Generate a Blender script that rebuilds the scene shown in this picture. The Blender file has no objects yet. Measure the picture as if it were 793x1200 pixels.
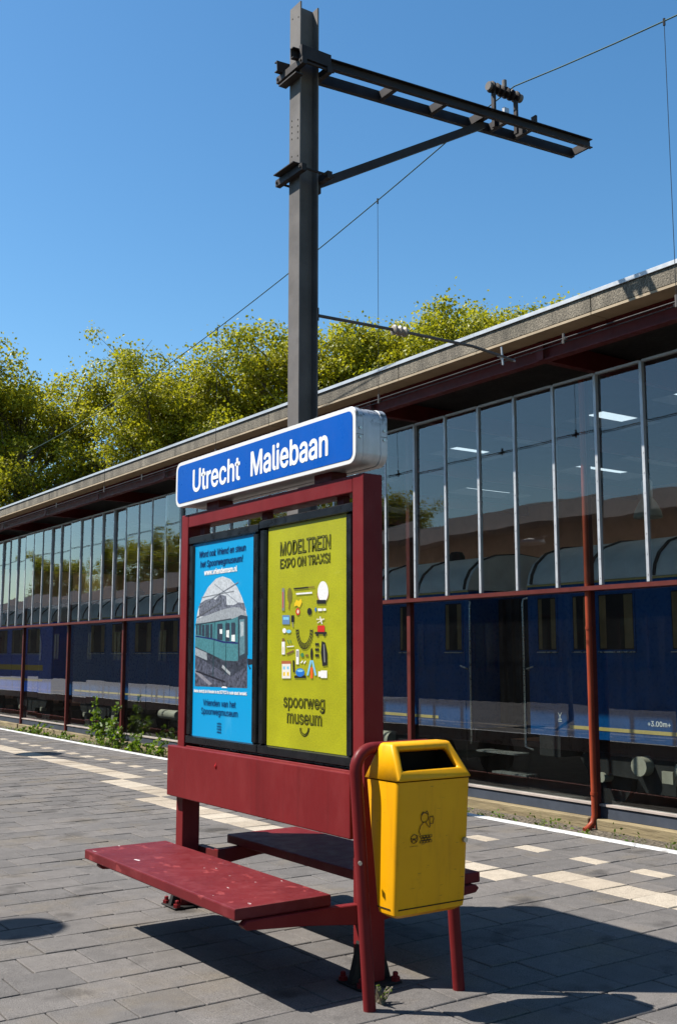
import bpy, bmesh, math, random
from mathutils import Vector, Matrix
R = math.radians
S = bpy.context.scene
C = S.collection

# ---------------------------------------------------------------- camera, sky, sun, exposure
cam_data = bpy.data.cameras.new('camera')
cam = bpy.data.objects.new('camera', cam_data); C.objects.link(cam)
cam.location = (0, 0, 1.55)
cam.rotation_euler = (R(90 + 7.716), 0, R(-34.64))
cam_data.sensor_fit = 'VERTICAL'; cam_data.sensor_height = 36; cam_data.lens = 36 * 1240 / 1200
cam_data.clip_end = 2000
S.camera = cam

SUN_DIR = Vector((-.61, .48, 1.0)).normalized()          # towards the sun
SUN_EL = math.asin(SUN_DIR.z); SUN_AZ = math.atan2(SUN_DIR.x, SUN_DIR.y)
world = bpy.data.worlds.new('World'); S.world = world; world.use_nodes = True
wn = world.node_tree; wn.nodes.clear()
sky = wn.nodes.new('ShaderNodeTexSky'); sky.sky_type = 'NISHITA'; sky.sun_disc = False
sky.sun_elevation = SUN_EL; sky.sun_rotation = SUN_AZ
sky.air_density = 1.0; sky.dust_density = 0.5; sky.ozone_density = 1.6; sky.altitude = 0
bg = wn.nodes.new('ShaderNodeBackground'); bg.inputs[1].default_value = 0.082
wo = wn.nodes.new('ShaderNodeOutputWorld')
gm = wn.nodes.new('ShaderNodeHueSaturation'); gm.inputs['Saturation'].default_value = 1.27
wn.links.new(sky.outputs[0], gm.inputs['Color']); tint = wn.nodes.new('ShaderNodeMix'); tint.data_type = 'RGBA'; tint.blend_type = 'MULTIPLY'; tint.inputs[0].default_value = 1
tint.inputs[7].default_value = (1.0, 1.09, 1.03, 1); wn.links.new(gm.outputs[0], tint.inputs[6]); wn.links.new(tint.outputs[2], bg.inputs[0]); wn.links.new(bg.outputs[0], wo.inputs[0])

sun_data = bpy.data.lights.new('sun', 'SUN'); sun_data.energy = 5.0; sun_data.angle = R(.53); sun_data.color = (1, .95, .87)
sun = bpy.data.objects.new('sun', sun_data); C.objects.link(sun)
sun.rotation_euler = SUN_DIR.to_track_quat('Z', 'Y').to_euler()
S.view_settings.view_transform = 'Standard'; S.view_settings.look = 'None'
S.view_settings.gamma = 1; S.view_settings.exposure = 1.08; S.view_settings.use_curve_mapping = False
S.cycles.max_bounces = 10; S.cycles.transparent_max_bounces = 24; S.cycles.glossy_bounces = 4
S.cycles.caustics_reflective = False; S.cycles.caustics_refractive = False
S.cycles.use_denoising = True

# ---------------------------------------------------------------- helpers
rng = random.Random(7)

def wpos(o):
    v = Vector((0, 0, 0))
    while o is not None:
        v += o.location; o = o.parent
    return v

def thing(name, label, cat, loc=(0, 0, 0), group=None):
    o = bpy.data.objects.new(name, None); C.objects.link(o); o.empty_display_size = .2
    o.location = loc; o['label'] = label; o['category'] = cat
    if group: o['group'] = group
    return o

class MB:
    def __init__(s): s.v = []; s.f = []; s.mi = []; s.cur = 0
    def add(s, vs, fs):
        n = len(s.v); s.v += [tuple(v) for v in vs]
        s.f += [tuple(n + i for i in f) for f in fs]; s.mi += [s.cur] * len(fs)
        return s
    def box(s, x0, x1, y0, y1, z0, z1):
        v = [(x0,y0,z0),(x1,y0,z0),(x1,y1,z0),(x0,y1,z0),(x0,y0,z1),(x1,y0,z1),(x1,y1,z1),(x0,y1,z1)]
        return s.add(v, [(0,3,2,1),(4,5,6,7),(0,1,5,4),(1,2,6,5),(2,3,7,6),(3,0,4,7)])
    def prism(s, poly, axis, a, b):
        """extrude a 2-D polygon along axis; poly gives the other two coordinates in xyz order"""
        def mk(p, t):
            return (t, p[0], p[1]) if axis == 'x' else (p[0], t, p[1]) if axis == 'y' else (p[0], p[1], t)
        n = len(poly)
        vs = [mk(p, a) for p in poly] + [mk(p, b) for p in poly]
        fs = [tuple(range(n)), tuple(range(2*n-1, n-1, -1))] + [(i, i+n, (i+1) % n + n, (i+1) % n) for i in range(n)]
        return s.add(vs, fs)
    def bar(s, p, q, w, h, up=(0, 0, 1)):
        p = Vector(p); q = Vector(q); d = (q-p).normalized(); side = d.cross(Vector(up))
        if side.length < 1e-4: side = d.cross(Vector((0, 1, 0)))
        side.normalize(); u = side.cross(d)
        vs = []
        for c in (p, q):
            for a, b in ((-1,-1),(1,-1),(1,1),(-1,1)): vs.append(c + side*a*w/2 + u*b*h/2)
        return s.add(vs, [(0,1,2,3),(7,6,5,4),(0,4,5,1),(1,5,6,2),(2,6,7,3),(3,7,4,0)])
    def tube(s, pts, r, n=8, cap=True):
        pts = [Vector(p) for p in pts]; rs = r if isinstance(r, (list, tuple)) else [r]*len(pts)
        d0 = (pts[1]-pts[0]).normalized()
        a = d0.cross(Vector((0, 0, 1)))
        if a.length < .05: a = d0.cross(Vector((0, 1, 0)))
        a.normalize(); vs = []
        for i, p in enumerate(pts):
            d = (pts[min(i+1, len(pts)-1)] - pts[max(i-1, 0)]).normalized()
            a = (a - d*a.dot(d)).normalized(); b = d.cross(a)
            for k in range(n):
                t = 2*math.pi*k/n; vs.append(p + (a*math.cos(t) + b*math.sin(t))*rs[i])
        fs = []
        for i in range(len(pts)-1):
            for k in range(n): fs.append((i*n+k, i*n+(k+1) % n, (i+1)*n+(k+1) % n, (i+1)*n+k))
        if cap: fs += [tuple(range(n-1, -1, -1)), tuple(range((len(pts)-1)*n, len(pts)*n))]
        return s.add(vs, fs)
    def lathe(s, c, prof, n=16):
        c = Vector(c); vs = []; fs = []
        for r, z in prof:
            for k in range(n):
                t = 2*math.pi*k/n; vs.append(c + Vector((r*math.cos(t), r*math.sin(t), z)))
        for i in range(len(prof)-1):
            for k in range(n): fs.append((i*n+k, i*n+(k+1) % n, (i+1)*n+(k+1) % n, (i+1)*n+k))
        fs += [tuple(range(n-1, -1, -1)), tuple(range((len(prof)-1)*n, len(prof)*n))]
        return s.add(vs, fs)
    def mesh(s, name, mats, smooth=False, off=(0, 0, 0), bevel=0, seg=1):
        m = bpy.data.meshes.new(name); o = Vector(off)
        m.from_pydata([tuple(Vector(v)-o) for v in s.v], [], s.f)
        for mt in (mats if isinstance(mats, (list, tuple)) else [mats]): m.materials.append(mt)
        if any(s.mi): m.polygons.foreach_set('material_index', s.mi)
        bm = bmesh.new(); bm.from_mesh(m); bmesh.ops.recalc_face_normals(bm, faces=bm.faces)
        if bevel:
            es = [e for e in bm.edges if len(e.link_faces) == 2 and e.calc_face_angle(0) > R(25)]
            bmesh.ops.bevel(bm, geom=es, offset=bevel, segments=seg, profile=.5, affect='EDGES', clamp_overlap=True)
        bm.to_mesh(m); bm.free()
        if smooth:
            m.polygons.foreach_set('use_smooth', [True]*len(m.polygons))
            try: m.set_sharp_from_angle(angle=R(40))
            except Exception: pass
        m.update(); return m
    def build(s, name, mats, parent=None, smooth=False, bevel=0, seg=1):
        off = wpos(parent) if parent else (0, 0, 0)
        o = bpy.data.objects.new(name, s.mesh(name, mats, smooth, off, bevel, seg)); C.objects.link(o); o.parent = parent
        return o

def inst(name, mesh, parent, loc, rot=(0, 0, 0)):
    o = bpy.data.objects.new(name, mesh); C.objects.link(o); o.parent = parent
    o.location = Vector(loc) - (wpos(parent) if parent else Vector((0, 0, 0))); o.rotation_euler = rot
    return o

def tag(o, label=None, cat=None, group=None, kind=None):
    for k, v in (('label', label), ('category', cat), ('group', group), ('kind', kind)):
        if v: o[k] = v
    return o

def B(x0, x1, y0, y1, z0, z1): return MB().box(x0, x1, y0, y1, z0, z1)

def rrect(a0, a1, b0, b1, r, n=5):
    pts = []
    for ca, cb, t0 in ((a1-r, b1-r, 0), (a0+r, b1-r, 90), (a0+r, b0+r, 180), (a1-r, b0+r, 270)):
        for i in range(n+1):
            t = R(t0 + 90*i/n); pts.append((ca + r*math.cos(t), cb + r*math.sin(t)))
    return pts

# text on a plane that faces -X (reads along -Y)
FACE = Matrix(((0, 0, -1), (-1, 0, 0), (0, 1, 0)))
FONT = None
try:
    import os
    FONT = bpy.data.fonts.load(os.path.join(bpy.utils.system_resource('DATAFILES'), 'fonts', 'Inter.woff2'))
except Exception: FONT = None
def text_mesh(txt, width=None, height=None, bold=0.0, shear=0.0, space=1.0):
    cu = bpy.data.curves.new('txt', 'FONT'); cu.body = txt; cu.size = 1; cu.offset = bold; cu.shear = shear; cu.resolution_u = 3
    cu.space_character = space
    if FONT: cu.font = FONT
    ob = bpy.data.objects.new('txt', cu); C.objects.link(ob)
    bpy.context.view_layer.update()
    dg = bpy.context.evaluated_depsgraph_get()
    m = bpy.data.meshes.new_from_object(ob.evaluated_get(dg))
    bpy.data.objects.remove(ob); bpy.data.curves.remove(cu)
    xs = [v.co.x for v in m.vertices]; ys = [v.co.y for v in m.vertices]
    return m, min(xs), max(xs), min(ys), max(ys)
CAPM = None
def text_part(name, txt, mat, parent, X, Y0, Y1, z_base, cap, heavy=0.0, shear=0.0, bold=0.0):
    """letters from Y0 (left, larger Y) to Y1, capital height cap, standing on z_base, 1 mm relief on plane X"""
    m, a, b, c, d = text_mesh(txt, bold=bold, shear=shear)
    global CAPM
    if CAPM is None:
        r0 = text_mesh('H'); CAPM = r0[4] - r0[3]
    capm = CAPM
    sx = (Y0 - Y1)/(b - a); sy = cap/capm
    off = wpos(parent)
    for v in m.vertices:
        x, y = v.co.x, v.co.y
        v.co = Vector((X, Y0 - (x-a)*sx, z_base + y*sy)) - off
    m.materials.clear(); m.materials.append(mat); m.name = name
    if heavy:          # a heavier weight: the same outlines laid side by side, a hair apart in depth
        base = [v.co.copy() for v in m.vertices]; polys = [tuple(q.vertices) for q in m.polygons]; vs = []; fs = []
        for i, (dy, dz) in enumerate(((0, 0), (1, 0), (-1, 0), (.7, .7), (-.7, .7), (.7, -.7), (-.7, -.7), (0, 1), (0, -1))):
            n0 = len(vs); vs += [(c.x - i*.00004, c.y + dy*heavy, c.z + dz*heavy*.8) for c in base]; fs += [tuple(n0 + j for j in q) for q in polys]
        m = bpy.data.meshes.new(name); m.from_pydata(vs, [], fs); m.materials.append(mat)
    o = bpy.data.objects.new(name, m); C.objects.link(o); o.parent = parent
    return o

# ---------------------------------------------------------------- materials
ALB = .78          # base colours scaled down evenly to deepen shadows under the raised exposure
class N:
    def __init__(s, name):
        s.m = bpy.data.materials.new(name); s.m.use_nodes = True; s.t = s.m.node_tree
        s.p = s.t.nodes['Principled BSDF']; s.o = s.t.nodes['Material Output']
    def n(s, typ, **kw):
        nd = s.t.nodes.new('ShaderNode' + typ)
        for k, v in kw.items():
            if k.startswith('i_'): nd.inputs[k[2:].replace('_', ' ')].default_value = v
            elif k[0] == 'i' and k[1:].isdigit(): nd.inputs[int(k[1:])].default_value = v
            else: setattr(nd, k, v)
        return nd
    def l(s, a, b): s.t.links.new(a, b)
    def pos(s): return s.n('NewGeometry').outputs['Position']
    def obj(s): return s.n('TexCoord').outputs['Object']
    def noise(s, co, scale, detail=4, rough=.55, mapscale=None):
        if mapscale:
            mp = s.n('Mapping'); mp.inputs['Scale'].default_value = mapscale; s.l(co, mp.inputs[0]); co = mp.outputs[0]
        nd = s.n('TexNoise'); nd.inputs['Scale'].default_value = scale; nd.inputs['Detail'].default_value = detail; nd.inputs['Roughness'].default_value = rough
        s.l(co, nd.inputs['Vector']); return nd.outputs['Fac']
    def ramp(s, fac, *stops):
        nd = s.n('ValToRGB'); cr = nd.color_ramp
        while len(cr.elements) < len(stops): cr.elements.new(.5)
        for e, (p, c) in zip(cr.elements, stops):
            e.position = p; e.color = (*c, 1) if not isinstance(c, (int, float)) else (c, c, c, 1)
        s.l(fac, nd.inputs[0]); return nd.outputs[0]
    def mix(s, fac, a, b, blend='MIX'):
        nd = s.n('Mix', data_type='RGBA', blend_type=blend)
        for v, i in ((fac, 0), (a, 6), (b, 7)):
            if hasattr(v, 'is_output'): s.l(v, nd.inputs[i])
            else: nd.inputs[i].default_value = v if i == 0 else (*v, 1)
        return nd.outputs[2]
    def math(s, op, a, b=0.0):
        nd = s.n('Math', operation=op)
        for v, i in ((a, 0), (b, 1)):
            if hasattr(v, 'is_output'): s.l(v, nd.inputs[i])
            else: nd.inputs[i].default_value = v
        return nd.outputs[0]
    def bump(s, h, strength=.3, dist=.01):
        nd = s.n('Bump'); nd.inputs['Strength'].default_value = strength; nd.inputs['Distance'].default_value = dist
        s.l(h, nd.inputs['Height']); s.l(nd.outputs[0], s.p.inputs['Normal']); return nd.outputs[0]
    def col(s, c):
        if hasattr(c, 'is_output'): s.l(s.mix(1, c, (ALB, ALB, ALB), 'MULTIPLY'), s.p.inputs['Base Color'])
        else: s.p.inputs['Base Color'].default_value = (*[x*ALB for x in c], 1)
    def set(s, rough=.5, metal=0, spec=.5, coat=0):
        s.p.inputs['Roughness'].default_value = rough; s.p.inputs['Metallic'].default_value = metal
        s.p.inputs['Specular IOR Level'].default_value = spec; s.p.inputs['Coat Weight'].default_value = coat
        return s.m

def paint(name, c, rough=.4, var=.15, grime=.25, gcol=(.05, .04, .035), bump=.04, scale=3, spec=.18, metal=0):
    k = N(name); p = k.pos()
    a = k.noise(p, scale, 5); dark = tuple(x*(1-var) for x in c); lite = tuple(min(1, x*(1+var)) for x in c)
    base = k.ramp(a, (.3, dark), (.7, lite))
    g = k.ramp(k.noise(p, scale*2.3, 8, .7), (.56, 0), (.85, grime))
    k.col(k.mix(g, base, gcol))
    k.l(k.ramp(k.noise(p, scale*5, 4), (.3, max(0, rough-.1)), (.7, min(1, rough+.12))), k.p.inputs['Roughness'])
    if bump: k.bump(k.noise(p, scale*60, 3), bump, .003)
    m = k.set(rough, metal, spec)
    return m
M = {}
M['maroon'] = paint('maroon_paint', (.185, .016, .018), .42, .14, .16, (.09, .02, .02), spec=.1)
M['maroon_dark'] = paint('dark_maroon_steel', (.12, .018, .018), .5, .2, .3)
M['rust'] = paint('rust_red_paint', (.27, .045, .018), .45, .2, .3, (.08, .03, .02))
M['post_red'] = paint('faded_post_red', (.10, .02, .016), .5, .2, .3, (.05, .02, .015))
M['black'] = paint('black_moulding', (.008, .009, .011), .3, .1, .12, (.06, .055, .05), spec=.4)
M['yellow'] = paint('yellow_plastic', (.86, .355, .002), .36, .05, .10, (.42, .18, .01), .02, spec=.2)
M['void'] = paint('dark_inside', (.012, .01, .008), .8)
M['alu'] = paint('weathered_aluminium', (.55, .56, .58), .38, .08, .45, (.12, .12, .11), .02, 6, metal=.55)
M['mull'] = paint('glazing_bar_aluminium', (.52, .54, .56), .42, .1, .3, (.25, .24, .22), .02, 2, metal=.35)
M['white'] = paint('white_border', (.70, .70, .69), .4, .03, .12, (.45, .44, .41), 0)
M['blue'] = paint('blue_sign_face', (.002, .085, .42), .33, .05, .06, (.03, .12, .35), 0)
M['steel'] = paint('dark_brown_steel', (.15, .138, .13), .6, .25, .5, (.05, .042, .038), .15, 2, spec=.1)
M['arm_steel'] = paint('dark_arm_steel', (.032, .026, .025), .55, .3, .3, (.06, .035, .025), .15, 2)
M['porcelain'] = paint('grey_porcelain', (.30, .26, .22), .35, .1, .3)
M['brown_porcelain'] = paint('brown_porcelain', (.02, .014, .012), .6, .1, .1, spec=.1)
M['wire'] = paint('tarnished_copper_wire', (.045, .09, .075), .5, .2, .2)
M['cable'] = paint('dark_wire', (.03, .03, .03), .5)
M['sill'] = paint('slate_sill', (.055, .065, .085), .5, .15, .3)
M['sill_edge'] = paint('pale_sill_edge', (.42, .36, .32), .5, .2, .4, (.2, .08, .04))
M['soffit'] = paint('concrete_soffit', (.40, .32, .22), .85, .15, .3, (.16, .13, .1), .2)
M['ceiling'] = paint('dark_ceiling', (.045, .042, .04), .85, .2, .2)
M['terracotta'] = paint('terracotta_wall', (.78, .40, .25), .8, .1, .15)
M['floor_in'] = paint('hall_floor', (.07, .065, .06), .8, .2, .3)
M['navy'] = paint('navy_coach_paint', (.003, .062, .195), .3, .12, .2, (.01, .02, .05))
M['royal'] = paint('royal_blue_coach_paint', (.004, .075, .45), .3, .1, .1, (.01, .05, .3))
M['stripe'] = paint('cream_yellow_stripe', (.50, .37, .12), .4, .08, .2)
M['stripe_yellow'] = paint('yellow_band', (.8, .42, .01), .4, .05, .1)
M['roof_grey'] = paint('coach_roof_grey', (.60, .58, .53), .5, .12, .3, (.3, .29, .26))
M['under'] = paint('underframe_black', (.02, .019, .018), .7, .3, .4, (.09, .075, .06))
M['tank'] = paint('dusty_cream_tank', (.38, .34, .26), .6, .2, .4)
M['chrome'] = paint('bare_metal', (.55, .53, .48), .3, .1, .2, metal=.8)
M['curtain'] = paint('brown_curtain', (.20, .13, .055), .9, .25, .3)
M['brick'] = paint('station_brick', (.10, .05, .038), .85, .2, .2)
M['slate'] = paint('roof_tiles', (.07, .065, .07), .8, .2, .2)

def mat_bin():
    k = N('scuffed_yellow_plastic'); p = k.pos()
    base = k.ramp(k.noise(p, 4, 5), (.3, (.80, .365, .002)), (.7, (.90, .425, .003)))
    runs = k.ramp(k.noise(p, 26, 5, .65, (1, 1, .07)), (.52, 0), (.80, .40))
    base = k.mix(runs, base, (.34, .13, .008))
    grime = k.ramp(k.noise(p, 11, 8, .75), (.60, 0), (.78, .5)); base = k.mix(grime, base, (.30, .14, .02))
    scr = k.ramp(k.noise(p, 60, 2, .5, (.25, .25, 1.6)), (.70, 0), (.74, .55)); base = k.mix(scr, base, (.16, .08, .02))
    k.col(base); k.l(k.ramp(k.noise(p, 9, 5), (.3, .28), (.7, .5)), k.p.inputs['Roughness'])
    k.bump(k.noise(p, 160, 2), .04, .002); return k.set(.36, spec=.25)
M['yellow'] = mat_bin()
def mat_maroon():
    k = N('weathered_maroon_paint'); p = k.pos()
    base = k.ramp(k.noise(p, 2.2, 5), (.3, (.138, .013, .015)), (.7, (.182, .018, .020)))
    fade = k.ramp(k.noise(p, 5, 6, .65, (1, 1, .5)), (.48, 0), (.8, .35)); base = k.mix(fade, base, (.24, .045, .045))
    runs = k.ramp(k.noise(p, 18, 5, .6, (1, 1, .06)), (.56, 0), (.82, .45)); base = k.mix(runs, base, (.07, .012, .012))
    chip = k.ramp(k.noise(p, 34, 4, .6), (.735, 0), (.745, 1)); base = k.mix(chip, base, (.12, .07, .05))
    k.col(base); k.l(k.ramp(k.noise(p, 12, 5), (.3, .33), (.7, .55)), k.p.inputs['Roughness'])
    k.bump(k.noise(p, 110, 3), .06, .002); return k.set(.42, spec=.12)
M['maroon'] = mat_maroon()
def mat_concrete():
    k = N('aggregate_concrete'); p = k.pos()
    a = k.ramp(k.noise(p, 1.2, 6, .6), (.3, (.15, .13, .095)), (.7, (.31, .265, .20)))
    b = k.ramp(k.noise(p, 38, 3, .7), (.34, .35), (.62, 1.25))
    streak = k.ramp(k.noise(p, 3, 4, .6, (1, 1, .08)), (.38, .55), (.62, 1.0))
    c = k.mix(1, k.mix(1, a, b, 'MULTIPLY'), streak, 'MULTIPLY'); k.col(c)
    k.bump(k.noise(p, 45, 3, .6), .8, .02); return k.set(.9)
M['concrete'] = mat_concrete()

def mat_beam():
    k = N('weathered_kerb_beam'); p = k.pos()
    a = k.ramp(k.noise(p, 2.5, 6, .6, (1, .35, 3)), (.3, (.11, .08, .04)), (.7, (.33, .26, .14)))
    k.col(a); k.bump(k.noise(p, 14, 5, .6, (1, .3, 3)), .6, .02); return k.set(.9)
M['kerb_beam'] = mat_beam()

def mat_seat():
    k = N('chipped_maroon_seat'); p = k.pos()
    base = k.ramp(k.noise(p, 3, 5), (.3, (.115, .011, .014)), (.7, (.165, .018, .021)))
    worn = k.ramp(k.noise(p, 7, 5, .6), (.52, 0), (.68, .55))
    base = k.mix(worn, base, (.21, .04, .045))
    chip = k.ramp(k.noise(p, 10.5, 3, .5, (1.6, .8, 1)), (.64, 0), (.66, .7))
    base = k.mix(chip, base, (.28, .05, .05))
    bare = k.ramp(k.noise(p, 16, 3, .5, (1.5, .55, 1)), (.712, 0), (.722, 1))
    base = k.mix(bare, base, (.68, .60, .60)); k.col(base)
    k.l(k.ramp(k.noise(p, 20, 4), (.3, .34), (.7, .55)), k.p.inputs['Roughness'])
    k.bump(k.noise(p, 130, 2), .05, .002); return k.set(.42, spec=.2)
M['seat'] = mat_seat()

def mat_alu_moss():
    k = N('aluminium_with_algae'); p = k.pos()
    base = k.ramp(k.noise(p, 6, 6), (.3, (.48, .49, .51)), (.7, (.66, .66, .68)))
    z = k.n('SeparateXYZ'); k.l(p, z.inputs[0])
    hgt = k.n('MapRange'); hgt.inputs[1].default_value = 2.62; hgt.inputs[2].default_value = 2.80
    k.l(z.outputs[2], hgt.inputs[0])
    nz = k.noise(p, 30, 6, .7)
    f = k.math('MULTIPLY', k.ramp(nz, (.50, 0), (.58, 1)), k.ramp(hgt.outputs[0], (.45, 0), (.9, 1)))
    st = k.ramp(k.noise(p, 25, 4, .6, (1, 1, .12)), (.5, 0), (.8, .35))
    base = k.mix(st, base, (.2, .19, .17))
    k.col(k.mix(f, base, (.03, .033, .022))); k.p.inputs['Metallic'].default_value = .35
    return k.set(.42, .35)
M['alu_moss'] = mat_alu_moss()

def mat_paver(name, tone_src, cols, speck=1.0):
    k = N(name); p = k.pos()
    if tone_src == 'OBJ': t = k.n('ObjectInfo').outputs['Random']
    else: t = k.n('Attribute', attribute_name='tone').outputs['Fac']
    base = k.ramp(t, (0, cols[0]), (.45, cols[1]), (1, cols[2]))
    big = k.ramp(k.noise(p, .75, 5, .6), (.3, .87), (.7, 1.09))
    base = k.mix(1, base, big, 'MULTIPLY')
    mid = k.ramp(k.noise(p, 9, 6, .65), (.3, .86), (.7, 1.12))
    base = k.mix(1, base, mid, 'MULTIPLY')
    if speck:
        dust = k.ramp(k.noise(p, 1.6, 5, .6), (.52, 0), (.74, .5))
        base = k.mix(dust, base, (.205, .165, .11))
        spots = k.ramp(k.noise(p, 2.7, 3, .5), (.28, .5), (.40, 1.0))       # gum, spilt drinks, tyre marks
        base = k.mix(1, base, spots, 'MULTIPLY')
    fine = k.ramp(k.noise(p, 190, 3, .7), (.34, .55), (.64, 1.22))
    base = k.mix(1, base, fine, 'MULTIPLY')
    pits = k.ramp(k.noise(p, 95, 1, .5), (.25, .45), (.31, 1))
    k.col(k.mix(1, base, pits, 'MULTIPLY'))
    k.bump(k.noise(p, 170, 3, .6), .35, .004); return k.set(.88, spec=.12)
GREY = ((.140, .131, .126), (.158, .147, .140), (.180, .165, .155))
CREAM = ((.40, .335, .26), (.45, .385, .305), (.50, .435, .35))
M['paver'] = mat_paver('concrete_paver', 'OBJ', GREY); M['paver_far'] = mat_paver('concrete_pavers', 'ATT', GREY)
M['cream'] = mat_paver('cream_guide_tile', 'OBJ', CREAM, 0); M['cream_far'] = mat_paver('cream_guide_tiles', 'ATT', CREAM, 0)
M['joint'] = paint('sandy_joint', (.035, .031, .026), .95, .3, .3)
def mat_far_paving():
    k = N('distant_paving'); p = k.pos()
    br = k.n('TexBrick'); br.offset = .5; br.inputs['Scale'].default_value = 1; br.inputs['Mortar Size'].default_value = .008
    br.inputs['Brick Width'].default_value = .32; br.inputs['Row Height'].default_value = .30
    br.inputs['Color1'].default_value = (*GREY[0], 1); br.inputs['Color2'].default_value = (*GREY[2], 1); br.inputs['Mortar'].default_value = (.06, .055, .05, 1)
    k.l(p, br.inputs[0]); big = k.ramp(k.noise(p, .9, 5), (.3, .85), (.7, 1.12))
    k.col(k.mix(1, br.outputs[0], big, 'MULTIPLY')); return k.set(.85)
M['paving_far'] = mat_far_paving()
def mat_white_line():
    k = N('worn_white_line'); p = k.pos()
    w = k.ramp(k.noise(p, 8, 6, .7), (.34, 0), (.46, 1)); k.col(k.mix(w, (.24, .225, .21), (.58, .58, .575))); return k.set(.7)
M['edge_white'] = mat_white_line()
def mat_gravel():
    k = N('ballast_gravel'); p = k.pos()
    v = k.n('TexVoronoi'); v.inputs['Scale'].default_value = 22; k.l(p, v.inputs['Vector'])
    k.col(k.mix(k.noise(p, 1.5, 4), k.ramp(v.outputs['Color'], (.2, (.06, .05, .037)), (.8, (.19, .155, .115))), (.07, .055, .035)))
    k.bump(v.outputs['Distance'], .8, .04); return k.set(.95)
M['gravel'] = mat_gravel()
def mat_ground():
    k = N('rough_ground'); p = k.pos()
    k.col(k.ramp(k.noise(p, .3, 6), (.35, (.09, .085, .045)), (.65, (.16, .14, .09)))); return k.set(.95)
M['ground'] = mat_ground()

def mat_glass(name, tint=(.86, .9, .9), dust=.0022, wav=.012):
    k = N(name); k.t.nodes.remove(k.p); p = k.pos()
    fr = k.n('Fresnel'); fr.inputs[0].default_value = 1.5
    bp = k.n('Bump'); bp.inputs['Strength'].default_value = wav; bp.inputs['Distance'].default_value = .6
    k.l(k.noise(p, .55, 2, .4), bp.inputs['Height'])
    gl = k.n('BsdfGlossy'); gl.inputs['Roughness'].default_value = .0; gl.inputs[0].default_value = (.95, .97, 1, 1); k.l(bp.outputs[0], gl.inputs['Normal'])
    tr = k.n('BsdfTransparent'); tr.inputs[0].default_value = (*tint, 1)
    df = k.n('BsdfDiffuse'); df.inputs[0].default_value = (.45, .43, .40, 1)
    back = k.n('NewGeometry').outputs['Backfacing']
    two = k.math('DIVIDE', k.math('MULTIPLY', fr.outputs[0], 2.0), k.math('ADD', fr.outputs[0], 1.0))
    f = k.math('MULTIPLY', two, k.math('SUBTRACT', 1.0, back))
    f = k.math('MINIMUM', f, .97)
    a = k.n('MixShader'); k.l(f, a.inputs[0]); k.l(tr.outputs[0], a.inputs[1]); k.l(gl.outputs[0], a.inputs[2])
    d = k.n('MixShader')
    dn = k.math('MULTIPLY', k.math('ADD', k.ramp(k.noise(p, 9, 6, .7, (1, 1, .10)), (.45, .0), (.80, 2.0)), k.ramp(k.noise(p, 1.6, 7, .7), (.35, .35), (.75, 1.3))), dust)
    k.l(dn, d.inputs[0]); k.l(a.outputs[0], d.inputs[1]); k.l(df.outputs[0], d.inputs[2])
    k.l(d.outputs[0], k.o.inputs[0]); return k.m
M['glass'] = mat_glass('hall_glass'); M['glass_low'] = mat_glass('lower_hall_glass', wav=.004)
M['coach_glass'] = paint('dark_coach_window', (.022, .02, .017), .12, .2, .3, (.09, .07, .045))

def mat_translucent(name, c):
    k = N(name); k.t.nodes.remove(k.p)
    t = k.n('BsdfTranslucent'); t.inputs[0].default_value = (*c, 1); d = k.n('BsdfDiffuse'); d.inputs[0].default_value = (*c, 1)
    a = k.n('MixShader'); a.inputs[0].default_value = .3; k.l(t.outputs[0], a.inputs[1]); k.l(d.outputs[0], a.inputs[2]); k.l(a.outputs[0], k.o.inputs[0]); return k.m
M['skylight'] = mat_translucent('opal_skylight', (.80, .84, .86))
def mat_leaf(name, cols, trans=.5):
    k = N(name); k.t.nodes.remove(k.p)
    t = k.n('Attribute', attribute_name='tone').outputs['Fac']
    c = k.ramp(t, *[(i/(len(cols)-1), q) for i, q in enumerate(cols)])
    d = k.n('BsdfPrincipled'); d.inputs['Roughness'].default_value = .45; d.inputs['Specular IOR Level'].default_value = .35; k.l(c, d.inputs['Base Color'])
    tr = k.n('BsdfTranslucent'); k.l(k.mix(1, c, (1.25, 1.2, .6), 'MULTIPLY'), tr.inputs[0])
    a = k.n('MixShader'); a.inputs[0].default_value = trans; k.l(d.outputs[0], a.inputs[1]); k.l(tr.outputs[0], a.inputs[2]); k.l(a.outputs[0], k.o.inputs[0]); return k.m
M['leaf'] = mat_leaf('spring_plane_leaves', ((.11, .13, .009), (.26, .27, .016), (.40, .37, .042)))
M['weed'] = mat_leaf('weed_leaves', ((.04, .09, .008), (.10, .17, .014), (.17, .24, .03)))
M['bark'] = paint('plane_bark', (.15, .13, .095), .9, .3, .4)
M['bag'] = mat_translucent('clear_plastic_bag', (.75, .75, .76))
def flat(name, c, rough=.35):
    k = N(name); p = k.pos()
    f = k.ramp(k.noise(p, 90, 3, .6), (.3, tuple(x*.88 for x in c)), (.7, tuple(min(1, x*1.08) for x in c)))
    k.col(f); return k.set(rough, spec=.4)
def mat_lime():
    k = N('lime_poster_print'); p = k.pos()
    a = k.ramp(k.noise(p, 130, 3, .7), (.3, (.26, .275, .004)), (.7, (.46, .455, .008)))
    b = k.ramp(k.noise(p, 4, 5, .6), (.35, .86), (.7, 1.08))
    sc = k.ramp(k.noise(p, 9, 8, .75, (1, .7, 1.6)), (.66, 0), (.76, .5))
    k.col(k.mix(sc, k.mix(1, a, b, 'MULTIPLY'), (.6, .62, .3))); return k.set(.4)
M['lime'] = mat_lime()
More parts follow.
